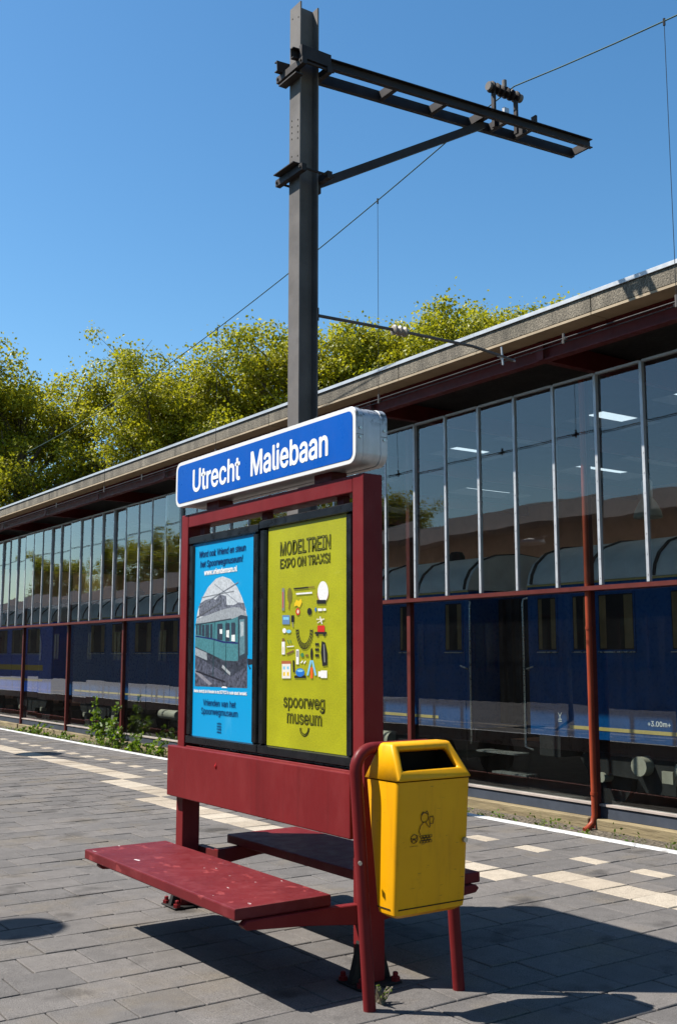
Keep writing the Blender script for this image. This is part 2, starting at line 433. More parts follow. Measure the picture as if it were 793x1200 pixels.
def mat_cyan():
    k = N('cyan_poster_print'); p = k.pos()
    sc = k.ramp(k.noise(p, 5, 7, .7, (1, 1, .4)), (.62, 0), (.8, .35))
    k.col(k.mix(sc, (.004, .30, .61), (.15, .47, .7))); return k.set(.3)
M['cyan'] = mat_cyan()

ART1={'arch':[(0.059,0.304),(0.05,0.668),(0.08,0.777),(0.143,0.86),(0.218,0.922),(0.318,0.968),(0.405,0.977),(0.503,0.954),(0.587,0.903),(0.647,0.837),(0.694,0.767),(0.714,0.699),(0.721,0.308)],
'town':[(0.1,0.742),(0.105,0.822),(0.19,0.843),(0.272,0.849),(0.318,0.838),(0.371,0.868),(0.45,0.855),(0.461,0.799),(0.547,0.796),(0.613,0.81),(0.673,0.802),(0.694,0.756),(0.4,0.731)],
'ground':[(0.059,0.304),(0.054,0.559),(0.308,0.51),(0.529,0.453),(0.718,0.499),(0.721,0.308)],
'roof':[(0.054,0.693),(0.074,0.726),(0.25,0.751),(0.399,0.773),(0.548,0.784),(0.618,0.779),(0.678,0.757),(0.716,0.724),(0.638,0.735),(0.596,0.725),(0.498,0.706),(0.277,0.699)],
'body':[(0.054,0.698),(0.277,0.702),(0.498,0.709),(0.601,0.725),(0.61,0.467),(0.533,0.459),(0.433,0.467),(0.054,0.553)],
'skirt':[(0.054,0.553),(0.433,0.467),(0.61,0.462),(0.718,0.499),(0.713,0.432),(0.6,0.398),(0.519,0.372),(0.311,0.429),(0.057,0.493)],
'tank':[(0.055,0.545),(0.212,0.513),(0.219,0.466),(0.056,0.499)],
'stripe':[(0.054,0.622),(0.28,0.602),(0.429,0.582),(0.605,0.573),(0.605,0.564),(0.429,0.571),(0.281,0.593),(0.054,0.614)],
'end':[(0.601,0.725),(0.638,0.735),(0.716,0.724),(0.725,0.499),(0.61,0.465)],
'door':[(0.62,0.708),(0.68,0.709),(0.689,0.51),(0.628,0.494)],
'door_glass':[(0.632,0.693),(0.671,0.694),(0.673,0.611),(0.636,0.607)],
'buffer':[(0.721,0.479),(0.784,0.474),(0.793,0.449),(0.735,0.441),(0.763,0.422),(0.749,0.415),(0.722,0.449)],
'step':[(0.421,0.441),(0.518,0.396),(0.514,0.378),(0.41,0.424)],
'rail':[(0.06,0.415),(0.29,0.324),(0.252,0.313),(0.055,0.39)],
'foot':[(0.425,0.313),(0.466,0.311),(0.485,0.303),(0.409,0.302)],
'win0':[(0.065,0.686),(0.083,0.687),(0.086,0.625),(0.067,0.628)],
'win1':[(0.099,0.689),(0.131,0.69),(0.133,0.621),(0.102,0.624)],
'win2':[(0.141,0.687),(0.178,0.687),(0.18,0.616),(0.144,0.618)],
'win3':[(0.191,0.688),(0.237,0.688),(0.24,0.605),(0.193,0.608)],
'win4':[(0.254,0.689),(0.282,0.69),(0.285,0.602),(0.257,0.605)],
'win5':[(0.345,0.689),(0.411,0.689),(0.414,0.589),(0.348,0.592)],
'win6':[(0.448,0.69),(0.501,0.69),(0.504,0.581),(0.451,0.584)],
'win7':[(0.522,0.691),(0.569,0.691),(0.572,0.576),(0.525,0.579)],
'blind0':[(0.378,0.656),(0.41,0.655),(0.411,0.626),(0.379,0.629)],
'blind1':[(0.456,0.646),(0.497,0.648),(0.498,0.602),(0.457,0.608)],
'blind2':[(0.526,0.618),(0.569,0.619),(0.57,0.578),(0.527,0.582)]}
ART2=[('grey',[(0.147,0.858),(0.174,0.856),(0.176,0.731),(0.149,0.732)]),
('red',[(0.154,0.836),(0.161,0.836),(0.162,0.747),(0.155,0.747)]),
('tree',[(0.252,0.814),(0.25,0.795),(0.244,0.781),(0.234,0.773),(0.223,0.774),(0.213,0.782),(0.206,0.797),(0.204,0.816),(0.206,0.834),(0.213,0.849),(0.222,0.856),(0.233,0.856),(0.243,0.847),(0.25,0.832)]),
('brown',[(0.224,0.78),(0.216,0.739),(0.225,0.738),(0.233,0.779)]),
('black',[(0.27,0.844),(0.416,0.844),(0.415,0.852),(0.269,0.852)]),
('brown',[(0.416,0.846),(0.478,0.845),(0.478,0.85),(0.415,0.851)]),
('white',[(0.295,0.814),(0.454,0.813),(0.453,0.822),(0.293,0.823)]),
('rim',[(0.61,0.804),(0.605,0.785),(0.59,0.77),(0.568,0.762),(0.544,0.763),(0.522,0.773),(0.506,0.789),(0.501,0.809),(0.506,0.828),(0.522,0.843),(0.543,0.851),(0.568,0.849),(0.589,0.84),(0.604,0.823)]),
('white',[(0.608,0.815),(0.605,0.798),(0.598,0.783),(0.587,0.771),(0.573,0.763),(0.558,0.761),(0.542,0.765),(0.528,0.773),(0.517,0.786),(0.51,0.802),(0.507,0.82),(0.509,0.837),(0.517,0.852),(0.528,0.864),(0.542,0.872),(0.558,0.873),(0.573,0.87),(0.587,0.861),(0.598,0.848),(0.605,0.832)]),
('black',[(0.499,0.777),(0.586,0.774),(0.586,0.754),(0.499,0.757)]),
('yellow',[(0.277,0.766),(0.299,0.788),(0.32,0.778),(0.342,0.792),(0.355,0.772),(0.331,0.743),(0.299,0.756),(0.277,0.749)]),
('red',[(0.334,0.721),(0.332,0.712),(0.326,0.706),(0.317,0.702),(0.308,0.703),(0.299,0.707),(0.293,0.714),(0.291,0.722),(0.293,0.731),(0.299,0.737),(0.307,0.741),(0.317,0.741),(0.326,0.736),(0.332,0.729)]),
('cream',[(0.325,0.721),(0.324,0.717),(0.321,0.713),(0.317,0.711),(0.312,0.711),(0.308,0.714),(0.305,0.717),(0.304,0.722),(0.305,0.726),(0.308,0.73),(0.312,0.732),(0.317,0.732),(0.321,0.729),(0.324,0.726)]),
('black',[(0.452,0.718),(0.45,0.71),(0.443,0.703),(0.434,0.7),(0.424,0.7),(0.415,0.704),(0.408,0.711),(0.406,0.72),(0.408,0.728),(0.415,0.734),(0.424,0.738),(0.434,0.737),(0.443,0.733),(0.45,0.726)]),
('white',[(0.509,0.732),(0.55,0.73),(0.55,0.717),(0.51,0.718)]),
('white',[(0.558,0.73),(0.586,0.729),(0.586,0.717),(0.558,0.718)]),
('blue',[(0.497,0.727),(0.496,0.722),(0.494,0.718),(0.491,0.716),(0.487,0.716),(0.484,0.718),(0.482,0.722),(0.481,0.727),(0.482,0.732),(0.484,0.736),(0.487,0.738),(0.491,0.738),(0.494,0.736),(0.496,0.732)]),
('bluegrey',[(0.153,0.707),(0.229,0.705),(0.23,0.655),(0.154,0.657)]),
('lightblue',[(0.163,0.697),(0.221,0.695),(0.221,0.68),(0.163,0.682)]),
('black',[(0.245,0.704),(0.276,0.703),(0.276,0.666),(0.245,0.667)]),
('grey',[(0.256,0.666),(0.261,0.638),(0.27,0.639),(0.265,0.666)]),
('cream',[(0.497,0.678),(0.57,0.676),(0.57,0.67),(0.497,0.672)]),
('cream',[(0.508,0.653),(0.573,0.674),(0.568,0.679),(0.503,0.658)]),
('white',[(0.526,0.688),(0.546,0.648),(0.554,0.649),(0.534,0.689)]),
('white',[(0.195,0.621),(0.193,0.615),(0.188,0.61),(0.179,0.608),(0.171,0.608),(0.162,0.611),(0.157,0.616),(0.155,0.622),(0.157,0.628),(0.162,0.633),(0.17,0.635),(0.179,0.635),(0.187,0.632),(0.193,0.627)]),
('lightblue',[(0.246,0.616),(0.244,0.612),(0.237,0.609),(0.227,0.607),(0.216,0.607),(0.207,0.609),(0.2,0.612),(0.197,0.616),(0.2,0.621),(0.206,0.624),(0.216,0.625),(0.227,0.625),(0.237,0.623),(0.243,0.62)]),
('red',[(0.506,0.642),(0.574,0.641),(0.574,0.607),(0.506,0.609)]),
('black',[(0.481,0.609),(0.594,0.607),(0.594,0.596),(0.481,0.598)]),
('black',[(0.518,0.593),(0.517,0.59),(0.514,0.588),(0.509,0.586),(0.503,0.586),(0.498,0.588),(0.495,0.59),(0.494,0.593),(0.495,0.596),(0.498,0.598),(0.503,0.6),(0.509,0.599),(0.514,0.598),(0.517,0.596)]),
('black',[(0.583,0.592),(0.581,0.589),(0.578,0.587),(0.573,0.585),(0.568,0.586),(0.563,0.587),(0.56,0.589),(0.559,0.592),(0.56,0.595),(0.563,0.597),(0.568,0.598),(0.573,0.598),(0.578,0.597),(0.581,0.595)]),
('white',[(0.149,0.561),(0.182,0.561),(0.183,0.491),(0.15,0.491)]),
('brown',[(0.153,0.58),(0.178,0.579),(0.178,0.561),(0.153,0.561)]),
('cream',[(0.154,0.533),(0.174,0.533),(0.174,0.5),(0.154,0.5)]),
('green',[(0.205,0.569),(0.221,0.551),(0.229,0.553),(0.213,0.571)]),
('green',[(0.231,0.569),(0.245,0.551),(0.253,0.553),(0.239,0.57)]),
('white',[(0.201,0.53),(0.276,0.533),(0.275,0.538),(0.2,0.535)]),
('brown',[(0.205,0.489),(0.279,0.507),(0.272,0.515),(0.197,0.497)]),
('white',[(0.297,0.518),(0.325,0.518),(0.326,0.438),(0.298,0.438)]),
('grey',[(0.303,0.511),(0.319,0.511),(0.319,0.477),(0.304,0.477)]),
('green',[(0.376,0.488),(0.375,0.483),(0.37,0.479),(0.363,0.477),(0.356,0.477),(0.349,0.479),(0.344,0.483),(0.342,0.488),(0.344,0.493),(0.349,0.497),(0.355,0.499),(0.363,0.499),(0.37,0.497),(0.374,0.493)]),
('brown',[(0.391,0.491),(0.42,0.491),(0.42,0.481),(0.391,0.481)]),
('white',[(0.349,0.443),(0.37,0.455),(0.362,0.459),(0.341,0.447)]),
('white',[(0.381,0.441),(0.398,0.455),(0.389,0.458),(0.372,0.445)]),
('black',[(0.504,0.544),(0.503,0.541),(0.5,0.538),(0.496,0.536),(0.492,0.536),(0.488,0.538),(0.485,0.541),(0.484,0.544),(0.485,0.547),(0.488,0.55),(0.492,0.552),(0.496,0.552),(0.5,0.55),(0.503,0.547)]),
('black',[(0.522,0.544),(0.521,0.54),(0.519,0.538),(0.515,0.536),(0.51,0.536),(0.506,0.538),(0.503,0.541),(0.502,0.544),(0.503,0.547),(0.506,0.55),(0.51,0.551),(0.515,0.551),(0.519,0.55),(0.521,0.547)]),
('black',[(0.504,0.516),(0.503,0.513),(0.501,0.51),(0.496,0.508),(0.492,0.508),(0.488,0.51),(0.485,0.513),(0.484,0.516),(0.485,0.52),(0.488,0.522),(0.492,0.524),(0.496,0.524),(0.5,0.522),(0.503,0.519)]),
('black',[(0.523,0.516),(0.522,0.513),(0.519,0.51),(0.515,0.508),(0.51,0.508),(0.506,0.51),(0.503,0.513),(0.502,0.516),(0.503,0.519),(0.506,0.522),(0.51,0.524),(0.515,0.524),(0.519,0.522),(0.522,0.519)]),
('black',[(0.505,0.486),(0.504,0.483),(0.501,0.48),(0.497,0.478),(0.492,0.478),(0.488,0.48),(0.485,0.483),(0.484,0.486),(0.485,0.489),(0.488,0.492),(0.492,0.494),(0.497,0.494),(0.501,0.492),(0.503,0.489)]),
('black',[(0.523,0.486),(0.522,0.483),(0.519,0.48),(0.515,0.478),(0.51,0.478),(0.506,0.48),(0.503,0.483),(0.502,0.486),(0.503,0.489),(0.506,0.492),(0.51,0.494),(0.515,0.494),(0.519,0.492),(0.522,0.489)]),
('black',[(0.547,0.56),(0.579,0.552),(0.599,0.499),(0.599,0.436),(0.555,0.431),(0.539,0.499)]),
('grey',[(0.562,0.543),(0.57,0.45),(0.58,0.45),(0.572,0.543)]),
('roofred',[(0.148,0.456),(0.245,0.456),(0.246,0.44),(0.148,0.439)]),
('house',[(0.153,0.439),(0.243,0.44),(0.244,0.362),(0.154,0.36)]),
('lightblue',[(0.166,0.425),(0.186,0.426),(0.186,0.409),(0.166,0.409)]),
('lightblue',[(0.206,0.426),(0.226,0.426),(0.226,0.41),(0.206,0.41)]),
('yellow',[(0.167,0.395),(0.187,0.395),(0.187,0.375),(0.167,0.374)]),
('yellow',[(0.207,0.396),(0.226,0.396),(0.227,0.375),(0.207,0.375)]),
('black',[(0.263,0.459),(0.268,0.396),(0.285,0.397),(0.28,0.46)]),
('black',[(0.281,0.378),(0.396,0.38),(0.396,0.367),(0.281,0.365)]),
('blue',[(0.383,0.396),(0.379,0.386),(0.367,0.378),(0.349,0.373),(0.329,0.373),(0.311,0.377),(0.298,0.385),(0.294,0.395),(0.298,0.404),(0.311,0.413),(0.329,0.417),(0.349,0.417),(0.366,0.413),(0.379,0.405)]),
('lightblue',[(0.371,0.405),(0.367,0.402),(0.359,0.399),(0.346,0.398),(0.332,0.397),(0.319,0.399),(0.31,0.401),(0.307,0.404),(0.31,0.407),(0.319,0.409),(0.332,0.411),(0.346,0.411),(0.359,0.41),(0.367,0.407)]),
('lightblue',[(0.437,0.461),(0.404,0.381),(0.421,0.38),(0.453,0.459)]),
('lightblue',[(0.45,0.459),(0.483,0.38),(0.499,0.383),(0.466,0.461)]),
('black',[(0.464,0.494),(0.462,0.48),(0.459,0.469),(0.454,0.463),(0.449,0.463),(0.444,0.469),(0.44,0.48),(0.439,0.494),(0.44,0.507),(0.443,0.518),(0.448,0.524),(0.454,0.524),(0.459,0.518),(0.462,0.507)]),
('orange',[(0.439,0.423),(0.464,0.423),(0.464,0.366),(0.44,0.365)]),
('white',[(0.539,0.408),(0.597,0.408),(0.597,0.37),(0.539,0.369)]),
('white',[(0.515,0.403),(0.541,0.403),(0.541,0.376),(0.515,0.375)]),
('black',[(0.294,0.629),(0.296,0.607),(0.299,0.608),(0.297,0.628)]),
('black',[(0.322,0.628),(0.323,0.613),(0.32,0.612),(0.318,0.628)]),
('black',[(0.294,0.623),(0.295,0.615),(0.323,0.618),(0.322,0.624)]),
('black',[(0.296,0.607),(0.301,0.587),(0.304,0.588),(0.299,0.608)]),
('black',[(0.323,0.613),(0.326,0.598),(0.323,0.597),(0.32,0.612)]),
('black',[(0.297,0.602),(0.299,0.594),(0.325,0.603),(0.324,0.609)]),
('black',[(0.301,0.587),(0.309,0.568),(0.312,0.57),(0.304,0.588)]),
('black',[(0.326,0.598),(0.332,0.584),(0.329,0.582),(0.323,0.597)]),
('black',[(0.303,0.582),(0.306,0.574),(0.33,0.589),(0.328,0.595)]),
('black',[(0.309,0.568),(0.32,0.551),(0.322,0.554),(0.312,0.57)]),
('black',[(0.332,0.584),(0.339,0.573),(0.337,0.57),(0.329,0.582)]),
('black',[(0.312,0.563),(0.316,0.557),(0.337,0.577),(0.334,0.582)]),
('black',[(0.32,0.551),(0.333,0.537),(0.335,0.54),(0.322,0.554)]),
('black',[(0.339,0.573),(0.348,0.563),(0.346,0.56),(0.337,0.57)]),
('black',[(0.323,0.548),(0.328,0.542),(0.345,0.566),(0.341,0.57)]),
('black',[(0.333,0.537),(0.348,0.527),(0.349,0.531),(0.335,0.54)]),
('black',[(0.348,0.563),(0.358,0.556),(0.357,0.552),(0.346,0.56)]),
('black',[(0.337,0.535),(0.342,0.531),(0.354,0.558),(0.35,0.561)]),
('black',[(0.348,0.527),(0.364,0.521),(0.364,0.525),(0.349,0.531)]),
('black',[(0.358,0.556),(0.369,0.551),(0.368,0.547),(0.357,0.552)]),
('black',[(0.352,0.526),(0.358,0.523),(0.365,0.553),(0.361,0.554)]),
('black',[(0.364,0.521),(0.38,0.519),(0.38,0.523),(0.364,0.525)]),
('black',[(0.369,0.551),(0.38,0.549),(0.38,0.546),(0.368,0.547)]),
('black',[(0.368,0.52),(0.374,0.52),(0.376,0.55),(0.372,0.551)]),
('black',[(0.38,0.519),(0.397,0.521),(0.396,0.524),(0.38,0.523)]),
('black',[(0.38,0.549),(0.391,0.551),(0.392,0.547),(0.38,0.546)]),
('black',[(0.384,0.519),(0.391,0.52),(0.387,0.55),(0.383,0.55)]),
('black',[(0.397,0.521),(0.412,0.527),(0.411,0.53),(0.396,0.524)]),
('black',[(0.391,0.551),(0.402,0.555),(0.403,0.552),(0.392,0.547)]),
('black',[(0.4,0.522),(0.407,0.525),(0.398,0.554),(0.394,0.552)]),
('black',[(0.412,0.527),(0.427,0.537),(0.425,0.54),(0.411,0.53)]),
('black',[(0.402,0.555),(0.411,0.562),(0.413,0.559),(0.403,0.552)]),
('black',[(0.416,0.529),(0.422,0.533),(0.408,0.56),(0.404,0.557)]),
('black',[(0.427,0.537),(0.439,0.55),(0.437,0.552),(0.425,0.54)]),
('black',[(0.411,0.562),(0.42,0.572),(0.422,0.569),(0.413,0.559)]),
('black',[(0.43,0.54),(0.435,0.545),(0.417,0.568),(0.413,0.565)]),
('black',[(0.439,0.55),(0.449,0.566),(0.447,0.568),(0.437,0.552)]),
('black',[(0.42,0.572),(0.427,0.583),(0.429,0.581),(0.422,0.569)]),
('black',[(0.442,0.554),(0.446,0.56),(0.424,0.579),(0.422,0.574)]),
('black',[(0.449,0.566),(0.457,0.584),(0.454,0.586),(0.447,0.568)]),
('black',[(0.427,0.583),(0.432,0.596),(0.435,0.595),(0.429,0.581)]),
('black',[(0.451,0.571),(0.454,0.578),(0.43,0.592),(0.428,0.586)]),
('black',[(0.457,0.584),(0.461,0.604),(0.458,0.605),(0.454,0.586)]),
('black',[(0.432,0.596),(0.435,0.611),(0.438,0.61),(0.435,0.595)]),
('black',[(0.458,0.589),(0.46,0.597),(0.434,0.606),(0.433,0.6)]),
('black',[(0.461,0.604),(0.463,0.625),(0.46,0.625),(0.458,0.605)]),
('black',[(0.435,0.611),(0.436,0.626),(0.439,0.626),(0.438,0.61)]),
('black',[(0.462,0.61),(0.462,0.618),(0.436,0.62),(0.435,0.614)]),
('ink',[(0.337,0.102),(0.34,0.088),(0.346,0.09),(0.344,0.103)]),
('ink',[(0.348,0.103),(0.35,0.092),(0.355,0.094),(0.353,0.103)]),
('ink',[(0.34,0.088),(0.347,0.075),(0.352,0.08),(0.346,0.09)]),
('ink',[(0.35,0.092),(0.355,0.082),(0.359,0.085),(0.355,0.094)]),
('ink',[(0.347,0.075),(0.358,0.066),(0.361,0.071),(0.352,0.08)]),
('ink',[(0.355,0.082),(0.364,0.074),(0.367,0.079),(0.359,0.085)]),
('ink',[(0.358,0.066),(0.371,0.06),(0.373,0.066),(0.361,0.071)]),
('ink',[(0.364,0.074),(0.374,0.07),(0.376,0.075),(0.367,0.079)]),
('ink',[(0.371,0.06),(0.386,0.058),(0.386,0.065),(0.373,0.066)]),
('ink',[(0.374,0.07),(0.386,0.069),(0.386,0.074),(0.376,0.075)]),
('ink',[(0.386,0.058),(0.401,0.062),(0.399,0.068),(0.386,0.065)]),
('ink',[(0.386,0.069),(0.397,0.071),(0.396,0.076),(0.386,0.074)]),
('ink',[(0.401,0.062),(0.414,0.069),(0.41,0.074),(0.399,0.068)]),
('ink',[(0.397,0.071),(0.408,0.077),(0.405,0.081),(0.396,0.076)]),
('ink',[(0.414,0.069),(0.424,0.08),(0.419,0.083),(0.41,0.074)]),
('ink',[(0.408,0.077),(0.416,0.085),(0.412,0.088),(0.405,0.081)]),
('ink',[(0.424,0.08),(0.431,0.093),(0.425,0.095),(0.419,0.083)]),
('ink',[(0.416,0.085),(0.421,0.096),(0.416,0.097),(0.412,0.088)]),
('ink',[(0.431,0.093),(0.433,0.108),(0.427,0.107),(0.425,0.095)]),
('ink',[(0.421,0.096),(0.423,0.107),(0.418,0.107),(0.416,0.097)])]

# ---------------------------------------------------------------- ground, platform, trackbed
tag(B(-250, 300, -150, 350, -1.5, -.92).build('ground', M['ground']), kind='structure')
EDGE = 7.2
platform = tag(B(-2.4, EDGE-.004, -8, 110, -.95, -.034).build('platform', M['joint']), kind='structure')
PX, PY = .32, .30
def col_of_band(y):
    if y > 12.85 or y < 5.65: return 5.56
    if y > 11.05 or y < 7.45: return 5.24
    return 4.92
CAM = Vector((0, 0, 1.55))
fwv = Vector((math.sin(R(34.64))*math.cos(R(7.716)), math.cos(R(34.64))*math.cos(R(7.716)), math.sin(R(7.716))))
rtv = Vector((math.cos(R(34.64)), -math.sin(R(34.64)), 0)); upv = rtv.cross(fwv)
def in_view(p, pad=.06):
    q = Vector(p) - CAM; d = q.dot(fwv)
    if d < .3: return None
    u = q.dot(rtv)/d/(396.5/1240); v = q.dot(upv)/d/(600/1240)
    return d if abs(u) < 1+pad and abs(v) < 1+pad else None
tiles = []
for r in range(-30, 84):
    y0 = 5.65 + r*PY; off = 0 if r % 2 == 0 else PX/2
    band = col_of_band(y0 + .15)
    k = -40
    cuts = []
    x = 5.56 + off - 34*PX
    while x < 7.085:
        cuts.append(x); x += PX
    cuts = [c for c in cuts if c > -2.4]
    # the guide band is one whole tile wide and breaks the bond, the dashes are half tiles
    segs = []
    xs = sorted(set([round(c, 3) for c in cuts] + [round(band, 3), round(band+PX, 3), 7.088]))
    dash = (r % 2 == 0)
    if dash: xs = sorted(set(xs + [6.25, 6.41]))
    xs2 = [x for x in xs if not (band + .01 < x < band + PX - .01) and not (dash and 6.25+.01 < x < 6.41-.01)]
    fin = [xs2[0]]
    for x in xs2[1:]:
        if x - fin[-1] < .07:
            if abs(x-band) < .002 or abs(x-band-PX) < .002 or (dash and (abs(x-6.25) < .002 or abs(x-6.41) < .002)) or abs(x-7.088) < .002: fin[-1] = x
            continue
        fin.append(x)
    for a, b in zip(fin, fin[1:]):
        kind = 'cream' if abs(a-band) < .002 or (dash and abs(a-6.25) < .002) else 'paver'
        c = Vector(((a+b)/2, y0+PY/2, 0))
        tiles.append((a, b, y0, kind, in_view(c)))
tiles_v = sorted([t for t in tiles if t[4] is not None], key=lambda t: t[4])
grey_near = [t for t in tiles_v if t[3] == 'paver'][:300]
cream_near = [t for t in tiles_v if t[3] == 'cream'][:70]
single = set((t[0], t[2]) for t in grey_near + cream_near)
cache = {}
def paver_mesh(w, kind):
    key = (round(w, 2), kind)
    if key not in cache:
        cache[key] = MB().box(-w/2+.003, w/2-.003, -PY/2+.006, PY/2-.006, -.06, 0).mesh('paver', M['cream'] if kind == 'cream' else M['paver'], bevel=.0035)
    return cache[key]
for a, b, y0, kind, d in grey_near + cream_near:
    o = inst('guide_tile' if kind == 'cream' else 'paver', paver_mesh(b-a, kind), platform, ((a+b)/2, y0+PY/2, rng.uniform(-.003, .0015)),
             (rng.gauss(0, .006), rng.gauss(0, .006), rng.gauss(0, .004)))
for kind, mat, nm in (('paver', 'paver_far', 'pavers'), ('cream', 'cream_far', 'guide_tiles')):
    mb = MB(); tones = []
    for a, b, y0, kd, d in tiles:
        if kd != kind or (a, y0) in single: continue
        z = rng.uniform(-.003, .0015); g = .0035; e = .004
        x0, x1, ya, yb = a+g, b-g, y0+.006, y0+PY-.006
        v = [(x0,ya,z-.032),(x1,ya,z-.032),(x1,yb,z-.032),(x0,yb,z-.032),(x0+e,ya+e,z),(x1-e,ya+e,z),(x1-e,yb-e,z),(x0+e,yb-e,z)]
        mb.add(v, [(4,5,6,7),(0,1,5,4),(1,2,6,5),(2,3,7,6),(3,0,4,7)])
        tones += [rng.random()]*5
    o = mb.build(nm, M[mat], platform)
    at = o.data.attributes.new('tone', 'FLOAT', 'FACE'); at.data.foreach_set('value', tones)
    tag(o, kind='stuff')
B(-2.4, 7.088, 5.65+84*PY, 110, -.05, -.003).build('far_paving', M['paving_far'], platform)
B(5.56, 5.88, 5.65+84*PY, 110, -.01, .001).build('far_guide_band', M['cream_far'], platform)
# white edge line: kerb stones a metre long
kerb = MB().box(.0, .108, .003, .997, -.25, .003).mesh('edge_stone', M['edge_white'], bevel=.004)
for i in range(-4, 60): inst('edge_stone', kerb, platform, (7.092, i + rng.uniform(-.001, .001), 0))
# trackbed between platform and hall, and the second track behind the viewer
bed = MB()
prof = [(7.2, -.86), (7.9, -.84), (9.9, -.84), (10.5, -.80), (11.0, -.745), (11.3, -.745)]
ys = [i*1.0 for i in range(-8, 111)]
for j, y in enumerate(ys):
    for i, (x, z) in enumerate(prof): bed.v.append((x, y, z + (rng.uniform(-.02, .02) if 0 < i < 5 else 0)))
n = len(prof)
for j in range(len(ys)-1):
    for i in range(n-1): bed.f.append((j*n+i, j*n+i+1, (j+1)*n+i+1, (j+1)*n+i)); bed.mi.append(0)
bed = tag(bed.build('trackbed', M['gravel'], smooth=True), kind='structure')
for x in (8.18, 9.62):
    MB().prism([(x-.07, -.84), (x+.07, -.84), (x+.03, -.81), (x+.012, -.80), (x+.012, -.73), (x+.035, -.72), (x+.035, -.69), (x-.035, -.69), (x-.035, -.72), (x-.012, -.73), (x-.012, -.80), (x-.03, -.81)], 'y', -8, 110).build('rail', M['rust'], bed)

# ---------------------------------------------------------------- the glazed museum hall
XG, XP, XL = 11.0, 11.10, 11.20          # upper glazing, posts, lower glazing
PITCH = .793; BAY = 5*PITCH; YP0 = 10.05; YM0 = 8.90
B0, B1 = -3, 10
YA, YB = YP0 + B0*BAY, YP0 + B1*BAY
XBACK = 22.0
hall = thing('glazed_hall', 'long glazed train hall with concrete roof edge and rust red posts beside the track', 'building', (16, 20, -.9))
# roof
roof = MB()
SKX = [(14.4, 16.0), (18.2, 20.6)]
zb, zt = 5.87, 6.06
xs = [10.02, SKX[0][0], SKX[0][1], SKX[1][0], SKX[1][1], XBACK]
roof.box(10.02, xs[1], YA, YB, zb, zt); roof.box(xs[2], xs[3], YA, YB, zb, zt); roof.box(xs[4], XBACK+.3, YA, YB, zb, zt)
sk = []
step = BAY/2; nsk = int((YB-YA)/step)
for (a, b) in SKX:
    y = YA
    for i in range(nsk):
        s0 = YA + i*step + .5; s1 = s0 + .95
        roof.box(a, b, y, s0, zb, zt); y = s1; sk.append((a, b, s0, s1))
    roof.box(a, b, y, YB, zb, zt)
roof = roof.build('roof', M['ceiling'], hall)
for a, b, s0, s1 in sk: B(a-.05, b+.05, s0-.05, s1+.05, zt+.004, zt+.03).build('skylight', M['skylight'], roof)
# fascia elements about 4 m long, each with a joint
seg = BAY
for i in range(B0, B1):
    y0 = YP0 + i*BAY - 1.2
    MB().prism([(10.0, zb+.004), (10.0, 6.082), (10.018, 6.082), (10.018, zb+.004)], 'y', y0+.006, y0+seg-.006).build('fascia_panel', M['concrete'], roof, bevel=.004)
    B(10.0, 10.55, y0+.006, y0+seg-.006, zb-.035, zb-.002).build('soffit_panel', M['soffit'], roof)
MB().prism([(9.975, 6.085), (9.975, 6.14), (10.20, 6.145), (10.20, 6.10), (9.99, 6.09)], 'y', YA, YB).build('roof_edge_strip', M['mull'], roof, bevel=.003)
# long maroon eaves beam and the cross beams that carry the roof at every post
for xa in (10.32,):
    bm = MB().prism([(xa, 5.56), (xa+.14, 5.56), (xa+.14, 5.58), (xa+.08, 5.58), (xa+.08, 5.81), (xa+.14, 5.81), (xa+.14, 5.83), (xa, 5.83), (xa, 5.81), (xa+.06, 5.81), (xa+.06, 5.58), (xa, 5.58)], 'y', YA, YB)
    bm.build('eaves_beam', M['maroon_dark'], hall)
for i in range(B0, B1+1):
    y = YP0 + i*BAY
    B(10.47, XBACK-.2, y-.06, y+.06, 5.56, 5.835).build('cross_beam', M['maroon_dark'], hall)
    B(10.30, 10.316, y-.06, y+.06, 5.57, 5.82).build('beam_plate', M['maroon_dark'], hall)
# posts, mullions, panes
post_mesh = MB().box(-.045, .045, -.05, .05, -.78, 5.42).mesh('post', M['post_red'], bevel=.006)
for i in range(B0, B1+1): inst('post', post_mesh, hall, (XP+.05, YP0+i*BAY, 0))
pane_u = MB().box(-.006, .006, .026, PITCH-.026, 2.52, 5.385).mesh('upper_pane', M['glass'])
mull = MB().box(-.035, .02, -.022, .022, 2.49, 5.40)
for z in [2.58 + .265*k for k in range(11)]: mull.tube([(-.035, 0, z), (-.041, 0, z)], .009, 6)
mull = mull.mesh('glazing_bar', M['mull'], bevel=.0)
top_mesh = MB().box(-.03, .02, .024, PITCH-.024, 5.383, 5.415).mesh('head_bar', M['mull'])
for k in range(-int((YM0-YA)/PITCH), int((YB-YM0)/PITCH)+1):
    y = YM0 + k*PITCH
    inst('glazing_bar', mull, hall, (XG, y, 0))
    if y + PITCH < YB + .1:
        inst('upper_pane', pane_u, hall, (XG, y, 0), (0, rng.gauss(0, .004), rng.gauss(0, .006)))
        inst('head_bar', top_mesh, hall, (XG, y, 0))
B(XG-.03, XP+.14, YA, YB, 2.425, 2.485).build('mid_rail', M['post_red'], hall)
w3 = BAY/3
pane_l = MB().box(-.006, .006, .006, w3-.006, -.415, 2.42).mesh('lower_pane', M['glass_low'])
